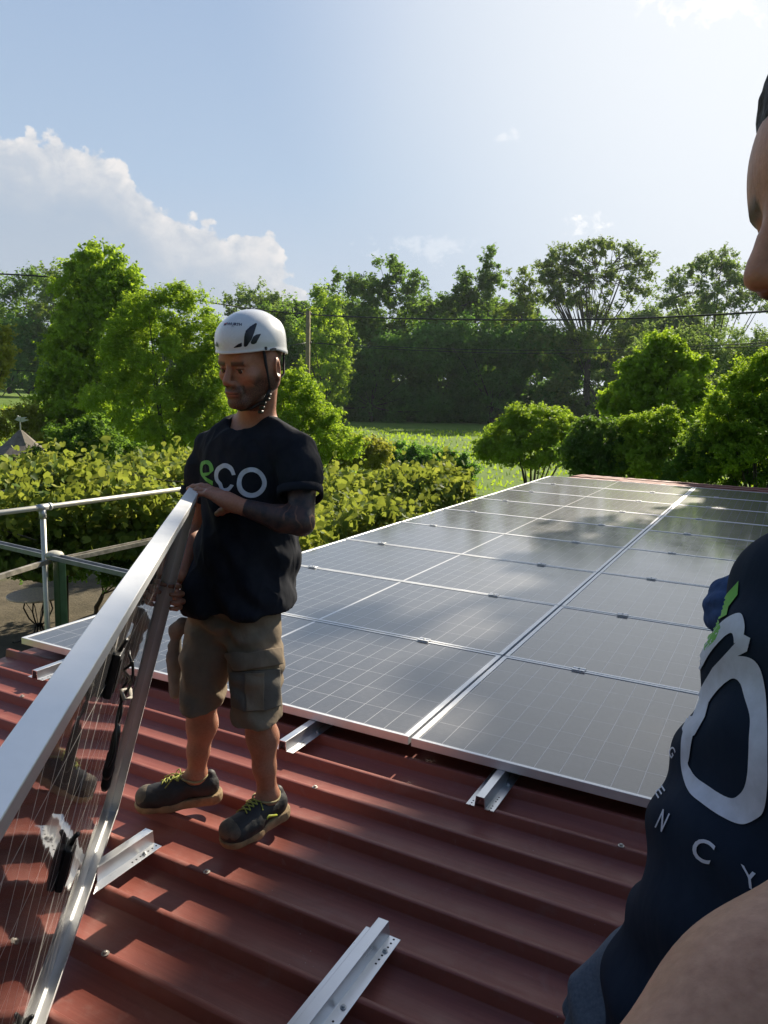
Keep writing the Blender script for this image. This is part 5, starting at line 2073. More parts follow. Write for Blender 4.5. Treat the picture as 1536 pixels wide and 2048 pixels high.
        o = mb.build('lace', M_LACE, sh, True, True)
        ring = []
        for w in np.linspace(0.15 * math.pi, 1.85 * math.pi, 24):
            c2, s2 = math.cos(w), math.sin(w)
            ring.append(an + fx * (0.008 + 0.047 * c2) + sd * 0.041 * s2 + Z * (-0.006 + 0.010 * (c2 > 0) * c2 + 0.020 * (c2 < -0.4) * (-c2 - 0.4)))
        o = MB().tube(ring, 0.0035, 8).build('collar_piping', simple('piping_tan', (0.33, 0.28, 0.13), 0.8, 0, 60, 0.2, 0.1), sh, True, True)
        # yellow flash on the outer side
        o = MB().tube([s3(0.24, 0.041 if si else -0.041, 0.045), s3(0.42, 0.044 if si else -0.044, 0.060), s3(0.56, 0.042 if si else -0.042, 0.040)], [0.004, 0.006, 0.003], 6).build(
            'side_flash', simple('yellow_flash', (0.45, 0.50, 0.05), 0.6), sh, True, True)
        so2 = SDF(0.003).chain([an - Z * 0.045, an - Z * 0.005], [0.037, 0.0365], 0.01)
        so2.cut(an + Z * 0.004, (0, 0, 1))
        Vk, Qk = so2.mesh()
        o = obj('sock', Vk, Qk, M_STRAP, sh, True, True)

    # --- helmet
    hc = hp(0, -0.008, 0.060)
    nu, nv = 72, 40
    V, F = [], []
    for j in range(nv + 1):
        ph = (j / nv) * R_(106)
        for i in range(nu):
            th = 2 * math.pi * i / nu
            c2, s2 = math.cos(th), math.sin(th)
            rs_, rf, ru = 0.089 * HS, (0.109 if c2 > 0 else 0.111) * HS, 0.086 * HS
            # s2 side, c2 forward
            sp_ = math.sin(min(ph, R_(90)))
            d = V3(s2 * rs_ * sp_, c2 * rf * sp_, math.cos(min(ph, R_(90))) * ru)
            if ph > R_(90):
                over = (ph - R_(90)) / R_(16)
                low = 0.020 + 0.040 * max(0, -c2) ** 1.2 + 0.008 * max(0, math.cos((th - math.pi * 0.62) * 2)) * (abs(s2) > 0.5)
                d[2] -= low * over
                d[0] *= 1 - 0.01 * over
                d[1] *= 1 + 0.02 * over * c2
                if over > 0.8:
                    d[:2] *= 1.018
            # raised spine and brow ribs
            spine = math.exp(-((s2 * sp_) / 0.30) ** 2) * math.sin(min(ph, R_(90))) * 0.004
            rib = math.exp(-(((abs(s2) * sp_ - 0.62) / 0.10) ** 2)) * math.exp(-((ph - R_(60)) / 0.35) ** 2) * 0.0035
            d *= 1 + (spine + rib) / 0.11
            V.append(hc + Lh * d[0] + Fh * d[1] + Uh * d[2])
    for j in range(nv):
        for i in range(nu):
            F.append((j * nu + i, j * nu + (i + 1) % nu, (j + 1) * nu + (i + 1) % nu, (j + 1) * nu + i))
    helm = obj('helmet', V, F, M_HELM, T, True, True)
    bm = bmesh.new(); bm.from_mesh(helm.data)
    bmesh.ops.remove_doubles(bm, verts=bm.verts[:], dist=1e-5)
    bmesh.ops.recalc_face_normals(bm, faces=bm.faces[:])
    bm.to_mesh(helm.data); bm.free()
    for p in helm.data.polygons:
        p.use_smooth = True
    md = helm.modifiers.new('shell', 'SOLIDIFY'); md.thickness = 0.004; md.offset = 0.0
    bh = bvh_of([helm])
    k = 240 / 1536

    def hpx(L):
        return [(400 + x * k, 600 + y * k) for x, y in L]
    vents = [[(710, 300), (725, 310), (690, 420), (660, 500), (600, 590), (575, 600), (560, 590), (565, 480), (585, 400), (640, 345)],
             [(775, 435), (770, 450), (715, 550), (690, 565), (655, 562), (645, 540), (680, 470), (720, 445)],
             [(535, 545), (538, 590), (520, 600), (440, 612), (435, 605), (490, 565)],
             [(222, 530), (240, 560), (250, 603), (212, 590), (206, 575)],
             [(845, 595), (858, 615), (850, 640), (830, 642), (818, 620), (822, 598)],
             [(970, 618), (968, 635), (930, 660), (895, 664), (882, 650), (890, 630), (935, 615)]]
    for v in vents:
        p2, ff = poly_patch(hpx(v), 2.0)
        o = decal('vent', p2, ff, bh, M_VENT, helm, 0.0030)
    M_NAVY = simple('navy_mark', (0.02, 0.025, 0.07), 0.4, 0, 30, 0.1, 0)
    M_RED = simple('red_mark', (0.45, 0.03, 0.03), 0.4, 0, 30, 0.1, 0)
    p2, ff = text_patch('WURTH', (400 + 350 * k, 600 + 328 * k), (7.9, 0.35), (0.0, -7.4), step=1.5, bold=0.03, shear=0.1)
    o = decal('maker_lettering', p2, ff, bh, M_NAVY, helm, 0.0028)
    for L, mt in (([(318, 306), (355, 298), (350, 310), (314, 317)], M_RED), ([(312, 321), (348, 314), (343, 328), (308, 333)], M_NAVY)):
        p2, ff = poly_patch(hpx(L), 1.5)
        o = decal('maker_mark', p2, ff, bh, mt, helm, 0.0028)
    # small accent marks over the lettering and the faint line of print beneath it
    p2, ff = text_patch('work', (400 + 405 * k, 600 + 352 * k), (2.6, 0.1), (0.0, -2.4), step=1.5)
    o = decal('maker_small_print', p2, ff, bh, M_NAVY, helm, 0.0028)
    # straps: front web and back web meeting under the ear, then round the chin
    for g in (1, -1):
        j0 = hp(g * 0.074, 0.020, -0.070)
        mb = MB()
        up1, up2 = hp(g * 0.078, 0.032, 0.050), hp(g * 0.076, -0.060, 0.040)
        mb.tube([up1, hp(g * 0.0775, 0.026, -0.03), j0], 0.0048, 6)
        mb.tube([up2, hp(g * 0.081, -0.040, -0.035), j0], 0.0040, 6)
        ch = [j0, hp(g * 0.060, 0.032, -0.100), hp(g * 0.030, 0.058, -0.118), hp(0, 0.066, -0.122)]
        mb.tube(ch, 0.0052, 8)
        o = mb.build('chin_strap', M_STRAP, helm, True, True)
    mb = MB()
    b0 = hp(0.070, 0.022, -0.085)
    for d in range(5):
        c = b0 + V3(0.004 * math.sin(d * 2), 0, -0.012 * d) + Fh * 0.006 * d - Lh * 0.004 * d
        mb.box(c[0] - 0.008, c[1] - 0.006, c[2] - 0.005, c[0] + 0.008, c[1] + 0.006, c[2] + 0.005)
    o = mb.build('buckle', M_BLACK, helm, False, True)
    bevel(o, 0.002)
    # thin necklace cord
    return T, body, tee


WORKER, W_BODY, W_TEE = worker()

# ------------------------------------------------------------------ the man in front, who takes the picture at arm's length
def selfie_man():
    Z = V3(0, 0, 1)
    M_TEE2 = mat_cloth('navy_black_cotton', (0.010, 0.017, 0.032), (0.017, 0.027, 0.046), 900, 0.88, 0.22, 6.0, sheen=0.0)
    M_SK2 = M_SKIN.copy()
    for nd in M_SK2.node_tree.nodes:
        if nd.type == 'MIX' and tuple(round(v, 3) for v in nd.inputs[7].default_value[:3]) == (0.45, 0.205, 0.125):
            nd.inputs[6].default_value = (0.38, 0.18, 0.105, 1)
            nd.inputs[7].default_value = (0.58, 0.31, 0.195, 1)
    M_JEAN = mat_cloth('dark_work_trousers', (0.03, 0.035, 0.045), None, 500, 0.9, 0.3, 9.0)
    sh = at(1910, 1235, 0.60)
    c1 = at(1912, 1378, 0.60)
    c2 = at(1750, 1790, 0.64)
    c3 = at(1600, 2090, 0.72)
    plan = V3(c3[0], c3[1], ZR)
    hipc = V3(c3[0] + 0.09, c3[1] + 0.02, 0.72)
    T = thing('person', 'man in front', 'person', plan)
    T['label'] = 'man cut off at the right edge in front, navy tee with big white letters'
    camR, camU, camB = MR[:, 0], MR[:, 1], MR[:, 2]
    # head: in profile, looking left over the roof
    Fh = nrm(-camR * 0.97 - camU * 0.245 - camB * 0.05)
    Uh = nrm(camU - Fh * (camU @ Fh))
    Lh = np.cross(Uh, Fh)
    HBm = np.array([Lh, Fh, Uh])
    Hc = at(1852, 352, 0.475)
    S = SDF(0.004)
    S.ell(c1, (0.145, 0.145, 0.15), k=0.05)
    S.ell(c2, (0.145, 0.145, 0.15), k=0.06)
    S.ell(c3, (0.145, 0.14, 0.14), k=0.06)
    nb = at(2050, 1010, 0.58)
    S.cone(nb, 0.062, Hc - Uh * 0.06 - Fh * 0.02, 0.056, 0.03)
    S.cone(c1 + Z * 0.08 + camR * 0.04, 0.085, nb, 0.06, 0.05)
    add_head(S, Hc, HBm, 1.0)
    # arm stretched towards the camera
    a0 = at(2250, 1330, 0.50)
    a1 = at(1925, 1730, 0.385)
    a2 = at(1560, 2078, 0.345)
    a3 = at(1200, 2420, 0.305)
    S.chain([c1 + (a0 - c1) * 0.3 + Z * 0.05, a0, a1, a2, a3], [0.07, 0.054, 0.049, 0.0460, 0.038], 0.03)
    hand(S, a3, nrm(a3 - a2) * 0.3 + camB * 0.6 - camU * 0.1, camR * 0.2 + camU * 0.9, False, curls=[(30, 40, 30)] * 4, spread=0.05)
    # other arm hangs behind him to the gloved hand
    g0 = at(1800, 1330, 0.78)
    g1 = at(1480, 1760, 0.88)
    g2 = at(1310, 1905, 0.88)
    S.chain([c1 + Z * 0.02, g0, g1, g2], [0.07, 0.05, 0.038, 0.026], 0.03)
    gf = nrm(at(1190, 2020, 0.88) - g2)
    # legs down to the roof
    feet = []
    for q in (-1, 1):
        hp_ = hipc + V3(q * 0.09, 0.02, 0)
        kn = V3(hipc[0] + q * 0.10, hipc[1] + 0.03, ZR + 0.46)
        an = V3(hipc[0] + q * 0.11, hipc[1] - 0.02, ZR + 0.09)
        S.chain([hp_, kn], [0.075, 0.055], 0.04)
        S.chain([kn, an], [0.058, 0.036], 0.03)
        feet.append((kn, an, hp_))
    S.cone(c3, 0.13, hipc, 0.12, 0.05)
    Vb, Q = S.mesh(smooth=1)
    body = obj('body', Vb, Q, M_SK2, T, True, True)
    for nm_, v_ in head_masks(Vb, Hc, HBm).items():
        attr(body, nm_, v_ * (0.75 if nm_ == 'beard' else 1))
    attr(body, 'tattoo', np.zeros(len(Vb)))
    # short hair
    H = SDF(0.004)
    for r_, c_ in (((0.083, 0.103, 0.090), (0, -0.016, 0.044)),):
        H.ell(Hc + Lh * c_[0] + Fh * c_[1] + Uh * c_[2], r_, HBm)
    H.cut(Hc + Uh * 0.022 + Fh * 0.088, nrm(Fh * 0.80 - Uh * 0.60))
    Vh, Qh = H.mesh(smooth=1)
    Vh = Vh + normals(Vh, Qh) * (0.004 * vnoise(Vh, 60, 3, 3))[:, None]
    obj('hair', Vh, Qh, simple('dark_hair', (0.018, 0.014, 0.012), 0.7, 0, 90, 0.5, 0.6, 0.004), T, True, True)
    # tee
    C = SDF(0.004)
    C.ell(c1, (0.162, 0.162, 0.160), k=0.06)
    C.ell(c2, (0.160, 0.160, 0.16), k=0.07)
    C.ell(c3, (0.160, 0.155, 0.15), k=0.07)
    C.cone(c1, 0.165, c2, 0.160, 0.05)
    C.cone(c2, 0.160, c3, 0.158, 0.05)
    C.cone(c3, 0.152, hipc + Z * 0.03, 0.140, 0.05)
    C.cone(c1 + Z * 0.08 + camR * 0.04, 0.10, nb - Z * 0.03, 0.07, 0.05)
    C.chain([c1 + (a0 - c1) * 0.35 + Z * 0.05, a0], [0.085, 0.078], 0.03)
    C.chain([c1 + Z * 0.02, c1 + (g0 - c1) * 0.9], [0.085, 0.068], 0.04)
    C.cut(hipc - Z * 0.03, -Z)
    Vt, Qt = C.mesh(smooth=2)
    N = normals(Vt, Qt)
    ax = nrm(c1 - c3)
    fo = 0.004 * vnoise(Vt, 7.0, 31, 3, 0.5) + 0.004 * np.sin((Vt @ nrm(V3(0.5, 0.6, 0.9))) * 90 + 5 * vnoise(Vt, 6, 4, 2))
    d_up = sstep(Vt[:, 2], 1.08, 1.22)
    fo += 0.004 * d_up * np.sin((Vt @ camR - Vt @ camU * 0.5) * 70 + 3 * vnoise(Vt, 6, 9, 2))
    Vt = Vt + N * fo[:, None]
    tee = obj('t_shirt', Vt, Qt, M_TEE2, T, True, True)
    bt = bvh_of([tee])
    k = 456.0 / 891

    def cp(L):
        return [(1080 + x * k, 1000 + y * k) for x, y in L]
    oo = [(565, 905), (610, 800), (660, 690), (740, 618), (815, 612), (862, 650), (885, 740), (892, 860), (893, 1000), (893, 1120), (880, 1210), (850, 1245), (790, 1268), (715, 1240), (640, 1190), (585, 1140), (560, 1060), (556, 980)]
    oi = [(588, 1010), (610, 900), (680, 770), (748, 702), (785, 712), (805, 775), (825, 850), (822, 930), (820, 1000), (816, 1070), (805, 1120), (785, 1150), (755, 1166), (710, 1150), (660, 1118), (615, 1085), (592, 1050), (584, 1030)]
    co_ = [(612, 850), (585, 780), (590, 700), (625, 620), (665, 545), (720, 475), (785, 445), (805, 490), (800, 540)]
    ci_ = [(612, 808), (600, 760), (606, 712), (640, 650), (672, 595), (720, 540), (752, 520), (762, 535), (764, 560)]
    ce = [(740, 590), (800, 525), (828, 540), (815, 590), (770, 612), (700, 660), (640, 758), (634, 735), (680, 655)]
    cb = [(580, 850), (618, 845), (640, 790), (668, 780), (650, 850), (610, 920), (572, 935), (560, 895)]
    gr = [(648, 590), (650, 540), (690, 460), (735, 370), (782, 318), (778, 372), (742, 420), (735, 452), (702, 470), (690, 510), (712, 500), (690, 550), (668, 570)]
    for nm, (p2, ff), mt in (('print_letter_o', strip(cp(oo), cp(oi), 4, True), M_PRINT), ('print_letter_c', strip(cp(co_), cp(ci_), 3), M_PRINT),
                             ('print_letter_c', poly_patch(cp(ce), 6), M_PRINT), ('print_letter_c', poly_patch(cp(cb), 6), M_PRINT), ('print_letter_e', poly_patch(cp(gr), 6), M_PRINTG)):
        decal(nm, p2, ff, bt, mt, tee, 0.0014)
    for ch, x, y, ex, ey in (('E', 448, 1140, (40, 62), (40, -45)), ('N', 452, 1275, (42, 30), (46, -98)), ('C', 586, 1385, (118, 62), (40, -112)), ('Y', 800, 1500, (90, 60), (-15, -110)), ('G', 505, 985, (22, 40), (25, -42))):
        p2, ff = text_patch(ch, (1080 + x * k, 1000 + y * k), (ex[0] * k, ex[1] * k), (ey[0] * k, ey[1] * k), step=8, bold=0.01)
        decal('print_small_letter', p2, ff, bt, M_PRINT, tee, 0.0014)
    # trousers and boots
    D = SDF(0.005)
    D.ell(hipc, (0.13, 0.13, 0.11), k=0.05)
    for kn, an, hp_ in feet:
        D.chain([hp_ + V3(0.02, 0, 0), kn, an + Z * 0.0], [0.085, 0.07, 0.06], 0.03)
    D.cut(hipc + Z * 0.06, Z)
    Vd, Qd = D.mesh(smooth=1)
    obj('trousers', Vd, Qd, M_JEAN, T, True, True)
    for kn, an, hp_ in feet:
        B_ = SDF(0.005)
        fx = V3(-0.35, 0.93, 0)
        B_.chain([an - fx * 0.05 - Z * 0.045, an + fx * 0.15 - Z * 0.05], [0.043, 0.038], 0.02)
        B_.cone(an - Z * 0.02, 0.045, an + Z * 0.03, 0.045, 0.02)
        B_.cut(V3(0, 0, ZR + 0.001), -Z)
        Vs, Qs = B_.mesh()
        obj('boot', Vs, Qs, M_SHOE, T, True, True)
    # work glove, grey back, black palm
    m, n, b = new_mat('grey_work_glove')
    q = n.node('ShaderNodeAttribute'); q.attribute_name = 'palm'
    co = objco(n)
    nz = n.noise(co, 260, 3, 0.6)
    c = n.mix(n.maprange(nz, 0.3, 0.7), (0.085, 0.105, 0.135), (0.13, 0.155, 0.19))
    setp(n, b, base=n.mix(q.outputs['Fac'], c, (0.012, 0.013, 0.016)), rough=0.9, normal=bump(n, n.noise(co, 60, 4), 0.4, 0.004))
    G = SDF(0.0035)
    G.chain([g2 - gf * 0.06, g2 + gf * 0.02], [0.040, 0.036], 0.02)
    pn = nrm(camU * -0.55 + camR * 0.6 - camB * 0.3)
    hand(G, g2 + gf * 0.01, gf, pn, False, curls=[(25, 40, 30), (28, 44, 30), (30, 46, 32), (34, 50, 34)], spread=0.08, size=1.05, kn=0.015)
    Vg, Qg = G.mesh(inflate=0.004, smooth=1)
    Ng = normals(Vg, Qg)
    gl = obj('work_glove', Vg, Qg, m, T, True, True)
    attr(gl, 'palm', sstep(Ng @ nrm(pn - camB * 0.2), -0.1, 0.25))
    return T


selfie_man()


def bent_worker():
    Z = V3(0, 0, 1)
    camR, camU, camB = MR[:, 0], MR[:, 1], MR[:, 2]
    pel = at(1492, 1214, 2.85)
    chest = at(1640, 1120, 2.75)
    T = thing('person', 'bending worker in blue shirt and jeans mostly hidden behind the man at the right edge', 'person', V3(pel[0], pel[1], 0.0))
    fx = nrm(V3(camR[0], camR[1], 0)); sd = V3(-fx[1], fx[0], 0)
    S = SDF(0.006)
    S.ell(pel, (0.10, 0.12, 0.09), k=0.05)
    S.chain([pel, (pel + chest) / 2 + Z * 0.02, chest], [0.09, 0.095, 0.11], 0.05)
    nk = chest + fx * 0.14 - Z * 0.02
    S.cone(chest, 0.07, nk, 0.05, 0.03)
    Fh = nrm(fx * 0.6 - Z * 0.8); Uh = nrm(fx * 0.8 + Z * 0.6); Lh = np.cross(Uh, Fh)
    Hc = nk + Uh * 0.10 + Fh * 0.02
    HBm = np.array([Lh, Fh, Uh])
    add_head(S, Hc, HBm)
    legs, arms = [], []
    for q in (-1, 1):
        hp_ = pel + sd * q * 0.09 - Z * 0.03
        an = V3(pel[0], pel[1], 0.09) + sd * q * 0.13 + fx * 0.10 + fx * q * 0.08
        kn = (hp_ + an) / 2 + fx * 0.14
        S.chain([hp_, kn, an], [0.09, 0.06, 0.038], 0.03)
        legs.append((hp_, kn, an))
        sh = chest + sd * q * 0.17
        el_ = sh - Z * 0.24 + fx * 0.06
        wr = el_ - Z * 0.20 + fx * 0.12
        S.chain([sh, el_, wr], [0.052, 0.038, 0.025], 0.03)
        hand(S, wr, -Z + fx * 0.5, -fx, q > 0, curls=[(20, 35, 25)] * 4)
        arms.append((sh, el_))
    Vb, Q = S.mesh()
    body = obj('body', Vb, Q, M_SKIN, T, True, True)
    for nm_, v_ in head_masks(Vb, Hc, HBm).items():
        attr(body, nm_, v_)
    attr(body, 'tattoo', np.zeros(len(Vb)))
    mj = mat_cloth('blue_denim', (0.030, 0.060, 0.14), (0.055, 0.10, 0.21), 400, 0.9, 0.5, 12.0)
    D = SDF(0.005)
    D.ell(pel - Z * 0.03 - fx * 0.01, (0.125, 0.150, 0.115), k=0.04)
    for hp_, kn, an in legs:
        D.chain([hp_, kn, an - Z * 0.01], [0.105, 0.078, 0.062], 0.035)
    wl = pel + (chest - pel) * 0.35
    D.cone(pel, 0.135, wl, 0.120, 0.04)
    D.cut(wl, nrm(chest - pel))
    Vd, Qd = D.mesh(smooth=1)
    Vd = Vd + normals(Vd, Qd) * (0.012 * vnoise(Vd, 14, 3, 3) + 0.004 * np.sin(Vd @ (Z * 80 + sd * 30) + 4 * vnoise(Vd, 8, 4, 2)))[:, None]
    obj('jeans', Vd, Qd, mj, T, True, True)
    C = SDF(0.005)
    a = pel + (chest - pel) * 0.38
    C.chain([a, (a + chest) / 2 + Z * 0.03, chest], [0.128, 0.130, 0.140], 0.05)
    for sh, el_ in arms:
        C.chain([sh, sh + (el_ - sh) * 0.6], [0.072, 0.065], 0.04)
    C.cut(a - nrm(chest - pel) * 0.02, -nrm(chest - pel))
    Vc, Qc = C.mesh(smooth=1)
    Vc = Vc + normals(Vc, Qc) * (0.012 * vnoise(Vc, 11, 5, 3) + 0.005 * np.sin(Vc @ (fx * 70 + Z * 30)))[:, None]
    obj('shirt', Vc, Qc, mat_cloth('light_blue_shirt', (0.16, 0.24, 0.42), (0.22, 0.31, 0.50), 500, 0.9, 0.5, 14.0), T, True, True)
    # dark tool belt slung round the waist
    B_ = SDF(0.005)
    dd = nrm(chest - pel)
    w0 = pel + (chest - pel) * 0.26
    B_.cone(w0 - dd * 0.07, 0.146, w0 + dd * 0.05, 0.143, 0.03)
    B_.cut(w0 + dd * 0.055, dd + fx * 0.2); B_.cut(w0 - dd * 0.075, -dd + Z * 0.35)
    Vx, Qx = B_.mesh(smooth=1)
    Vx = Vx + normals(Vx, Qx) * (0.014 * vnoise(Vx, 18, 5, 3))[:, None]
    obj('belt', Vx, Qx, M_STRAP, T, True, True)
    for hp_, kn, an in legs:
        b2 = SDF(0.005)
        b2.chain([an - fx * 0.05 - Z * 0.045, an + fx * 0.15 - Z * 0.05], [0.043, 0.038], 0.02)
        b2.cone(an - Z * 0.03, 0.045, an + Z * 0.02, 0.045, 0.02)
        b2.cut(V3(0, 0, 0.002), -Z)
        Vs, Qs = b2.mesh()
        obj('boot', Vs, Qs, M_SHOE, T, True, True)


bent_worker()

# ------------------------------------------------------------------ handrail and pergola frame beyond the left edge of the roof
def yard():
    node = at(105, 1110, 7.0)
    zN = node[2]
    topP = at(101, 1012, 7.0)
    M_PIPE = mat_alu('old_white_pipe', (0.62, 0.60, 0.52), 0.45, 0.35)
    M_CHAN = simple('weathered_channel', (0.34, 0.31, 0.25), 0.6, 0.4, 14, 0.45, 0.3)
    M_GREEN = simple('dark_green_post_paint', (0.018, 0.060, 0.030), 0.4, 0, 8, 0.3, 0.1)
    px_, py_ = node[0] - 0.045, node[1] - 0.05
    T = thing('pipe_handrail', 'pale scaffold pipe handrail with tee joint standing left of the roof', 'handrail', (px_, py_, GZ))
    MB().tube([(px_, py_, GZ), (px_, py_, topP[2] - 0.03)], 0.024, 14).build('post', M_PIPE, T, True, True)
    a, b = onz(-260, 1060, topP[2]), onz(640, 946, topP[2])
    a = V3(px_, py_, topP[2]) + nrm(a - b) * 2.6
    b = V3(px_, py_, topP[2]) + nrm(onz(385, 975, topP[2]) - V3(px_, py_, topP[2])) * 3.4
    MB().tube([a, V3(px_, py_, topP[2] + 0.0), b], 0.024, 14).build('rail', M_PIPE, T, True, True)
    d = nrm(b - a)
    mb = MB().tube([V3(px_, py_, topP[2]) - d * 0.055, V3(px_, py_, topP[2]) + d * 0.055], 0.0315, 14)
    o = mb.build('tee_joint', M_GALV, T, True, True)
    MB().tube([(px_, py_, topP[2] - 0.10), (px_, py_, topP[2] - 0.02)], 0.0315, 14).build('collar', M_GALV, T, True, True)
    MB().tube([V3(px_, py_, topP[2]) + d * 0.058, V3(px_, py_, topP[2]) + d * 0.085], 0.034, 14).build('collar', M_GALV, T, True, True)
    # far post carries the other end of the rail
    MB().tube([(b[0], b[1], GZ), (b[0], b[1], b[2] - 0.02)], 0.024, 12).build('post', M_PIPE, T, True, True)

    P = thing('pergola_frame', 'metal pergola frame with crossed channel beams meeting on a dark green post', 'pergola', (node[0], node[1], GZ))
    mb = MB()
    mb.box(node[0] - 0.005, node[1] + 0.0, GZ, node[0] + 0.075, node[1] + 0.08, zN - 0.05)
    bevel(mb.build('post', M_GREEN, P, at_world=True), 0.006, 2)
    MB().lathe([(0.075, 0), (0.085, 0.012), (0.07, 0.035), (0.03, 0.05), (0.0, 0.052)], (node[0] + 0.01, node[1] + 0.01, zN - 0.012), 20).build('cap', simple('pale_cap', (0.45, 0.44, 0.36), 0.6, 0, 20, 0.2, 0.2), P, True, True)
    chan = [(-0.045, -0.02), (0.045, -0.02), (0.045, 0.02), (0.032, 0.02), (0.032, -0.006), (-0.032, -0.006), (-0.032, 0.02), (-0.045, 0.02)]

    def beam(p, q, z, prof, mat, ext0=0.0, ext1=0.0):
        A, B = onz(*p, z), onz(*q, z)
        dd = nrm(B - A)
        m_ = MB().bar(A - dd * ext0, B + dd * ext1, 0, 0, prof=prof)
        return m_.build('beam', mat, P, at_world=True)
    beam((0, 1089), (262, 1149), zN - 0.01, chan, simple('grey_blue_channel', (0.20, 0.22, 0.25), 0.5, 0.5, 10, 0.25, 0.1), 2.0, 1.0)
    beam((112, 1122), (318, 1078), zN - 0.055, chan, M_CHAN, 0.0, 1.6)
    beam((0, 1153), (100, 1122), zN - 0.055, [(-0.02, -0.02), (0.02, -0.02), (0.02, 0.02), (-0.02, 0.02)], M_CHAN, 1.2, 0.0)
    beam((650, 1052), (730, 1032), -0.36, chan, M_CHAN, 0.5, 0.5)
    # thin tension rods through the vine
    for p, q in (((0, 983), (70, 972)), ((240, 985), (300, 978))):
        A, B = onz(*p, 0.06), onz(*q, 0.06)
        MB().tube([A, B], 0.012, 6).build('rod', M_CHAN, P, True, True)

    # round garden table
    tc = at(75, 1188, 10.8)
    t = thing('round_table', 'round garden table with a pale stone top and curved black iron legs', 'table', (tc[0], tc[1], GZ))
    mt = simple('stone_table_top', (0.88, 0.62, 0.46), 0.5, 0, 40, 0.25, 0.1)
    bevel(MB().lathe([(0.385, 0.0), (0.400, 0.005), (0.400, 0.022), (0.393, 0.028)], (0, 0, tc[2] - GZ - 0.028), 48).build('table_top', mt, t), 0.002)
    MI = simple('black_iron', (0.015, 0.014, 0.013), 0.5, 0.6, 40, 0.3, 0.1)
    hz = tc[2] - GZ - 0.028
    MB().tube([(0.33 * math.cos(a_), 0.33 * math.sin(a_), hz - 0.008) for a_ in np.linspace(0, 2 * math.pi, 33)], 0.008, 8).build('rim_ring', MI, t, True)
    for k in range(4):
        a_ = 0.55 + k * math.pi / 2
        c_, s_ = math.cos(a_), math.sin(a_)
        pts = [(0.10, hz - 0.01), (0.17, hz - 0.06), (0.20, hz - 0.18), (0.13, hz - 0.33), (0.045, hz - 0.42), (0.06, hz - 0.52), (0.16, hz - 0.62), (0.30, 0.03), (0.36, 0.012), (0.37, 0.03)]
        P_ = [np.array(p) for p in pts]
        fine = []
        for i in range(len(P_) - 1):
            for w in np.linspace(0, 1, 5)[:-1]:
                fine.append(P_[i] + (P_[i + 1] - P_[i]) * (w * w * (3 - 2 * w)))
        fine.append(P_[-1])
        MB().tube([(r * c_, r * s_, z) for r, z in fine], 0.010, 8).build('leg', MI, t, True)
        a2 = a_ + math.pi / 4
        MB().tube([(r * math.cos(a2), r * math.sin(a2), z) for r, z in ((0.20, hz - 0.01), (0.09, hz - 0.2), (0.03, hz - 0.40), (0.08, hz - 0.55), (0.16, hz - 0.66))], 0.006, 6).build('stay', MI, t, True)
    MB().lathe([(0.05, -0.02), (0.055, 0.0), (0.05, 0.02)], (0, 0, hz - 0.42), 12).build('hub', MI, t, True)

    # gazebo with a pointed roof and a weather vane
    g = at(43, 905, 23.0)
    G = thing('gazebo', 'small garden gazebo with grey pointed roof and a weather vane', 'gazebo', (g[0], g[1], GZ))
    MS = simple('old_shingles', (0.17, 0.145, 0.115), 0.9, 0, 9, 0.35, 0.5, 0.01)
    MWd = simple('grey_post_wood', (0.11, 0.095, 0.075), 0.85, 0, 10, 0.3, 0.3)
    ze, za = g[2] - GZ, at(43, 860, 23)[2] - GZ
    V, F = [], []
    R0 = 0.92
    for k in range(8):
        a_ = 2 * math.pi * (k + 0.5) / 8
        for r, z in ((R0, ze), (R0 * 0.55, ze + (za - ze) * 0.36), (0.05, za), (R0 - 0.04, ze - 0.05)):
            V.append((r * math.cos(a_), r * math.sin(a_), z))
    for k in range(8):
        j = (k + 1) % 8
        F += [(k * 4, j * 4, j * 4 + 1, k * 4 + 1), (k * 4 + 1, j * 4 + 1, j * 4 + 2, k * 4 + 2), (k * 4 + 3, j * 4 + 3, j * 4, k * 4)]
    F.append(tuple(k * 4 + 2 for k in range(8)))
    F.append(tuple(k * 4 + 3 for k in range(8))[::-1])
    obj('roof', V, F, MS, G)
    for k in range(8):
        a_ = 2 * math.pi * (k + 0.5) / 8
        c_, s_ = 0.78 * math.cos(a_), 0.78 * math.sin(a_)
        MB().box(c_ - 0.04, s_ - 0.04, 0, c_ + 0.04, s_ + 0.04, ze - 0.05).build('post', MWd, G)
    vn = MB().tube([(0, 0, za - 0.05), (0, 0, za + 0.42)], 0.018, 8).build('finial', M_GALV, G)
    V = [(-0.16, 0, 0.30), (0.05, 0, 0.24), (0.26, 0, 0.31), (0.12, 0, 0.33), (0.22, 0, 0.40), (0.0, 0, 0.38), (-0.06, 0, 0.44), (-0.10, 0, 0.36)]
    V = [(x * RIGHT[0] * 1.0, x * RIGHT[1], z + za) for x, y, z in V]
    W2 = [(x + 0.008 * FWD[0], y + 0.008 * FWD[1], z) for x, y, z in V]
    nV = len(V)
    F = [tuple(range(nV)), tuple(range(nV, 2 * nV))[::-1]] + [(i, (i + 1) % nV, (i + 1) % nV + nV, i + nV) for i in range(nV)]
    obj('weather_vane', V + W2, F, M_GALV, vn)

    # wooden pole and its wires
    pb = at(615, 760, 38)
    pt = at(615, 624, 38)
    pz = float(ground_z(pb[0], pb[1]))
    U = thing('utility_pole', 'slim weathered wooden utility pole behind the worker in the helmet', 'pole', (pb[0], pb[1], pz))
    MB().tube([(pb[0], pb[1], pz - 0.2), (pb[0], pb[1], pt[2])], [0.13, 0.105], 12).build('shaft', simple('pole_wood', (0.26, 0.20, 0.10), 0.85, 0, 6, 0.3, 0.3), U, True, True)
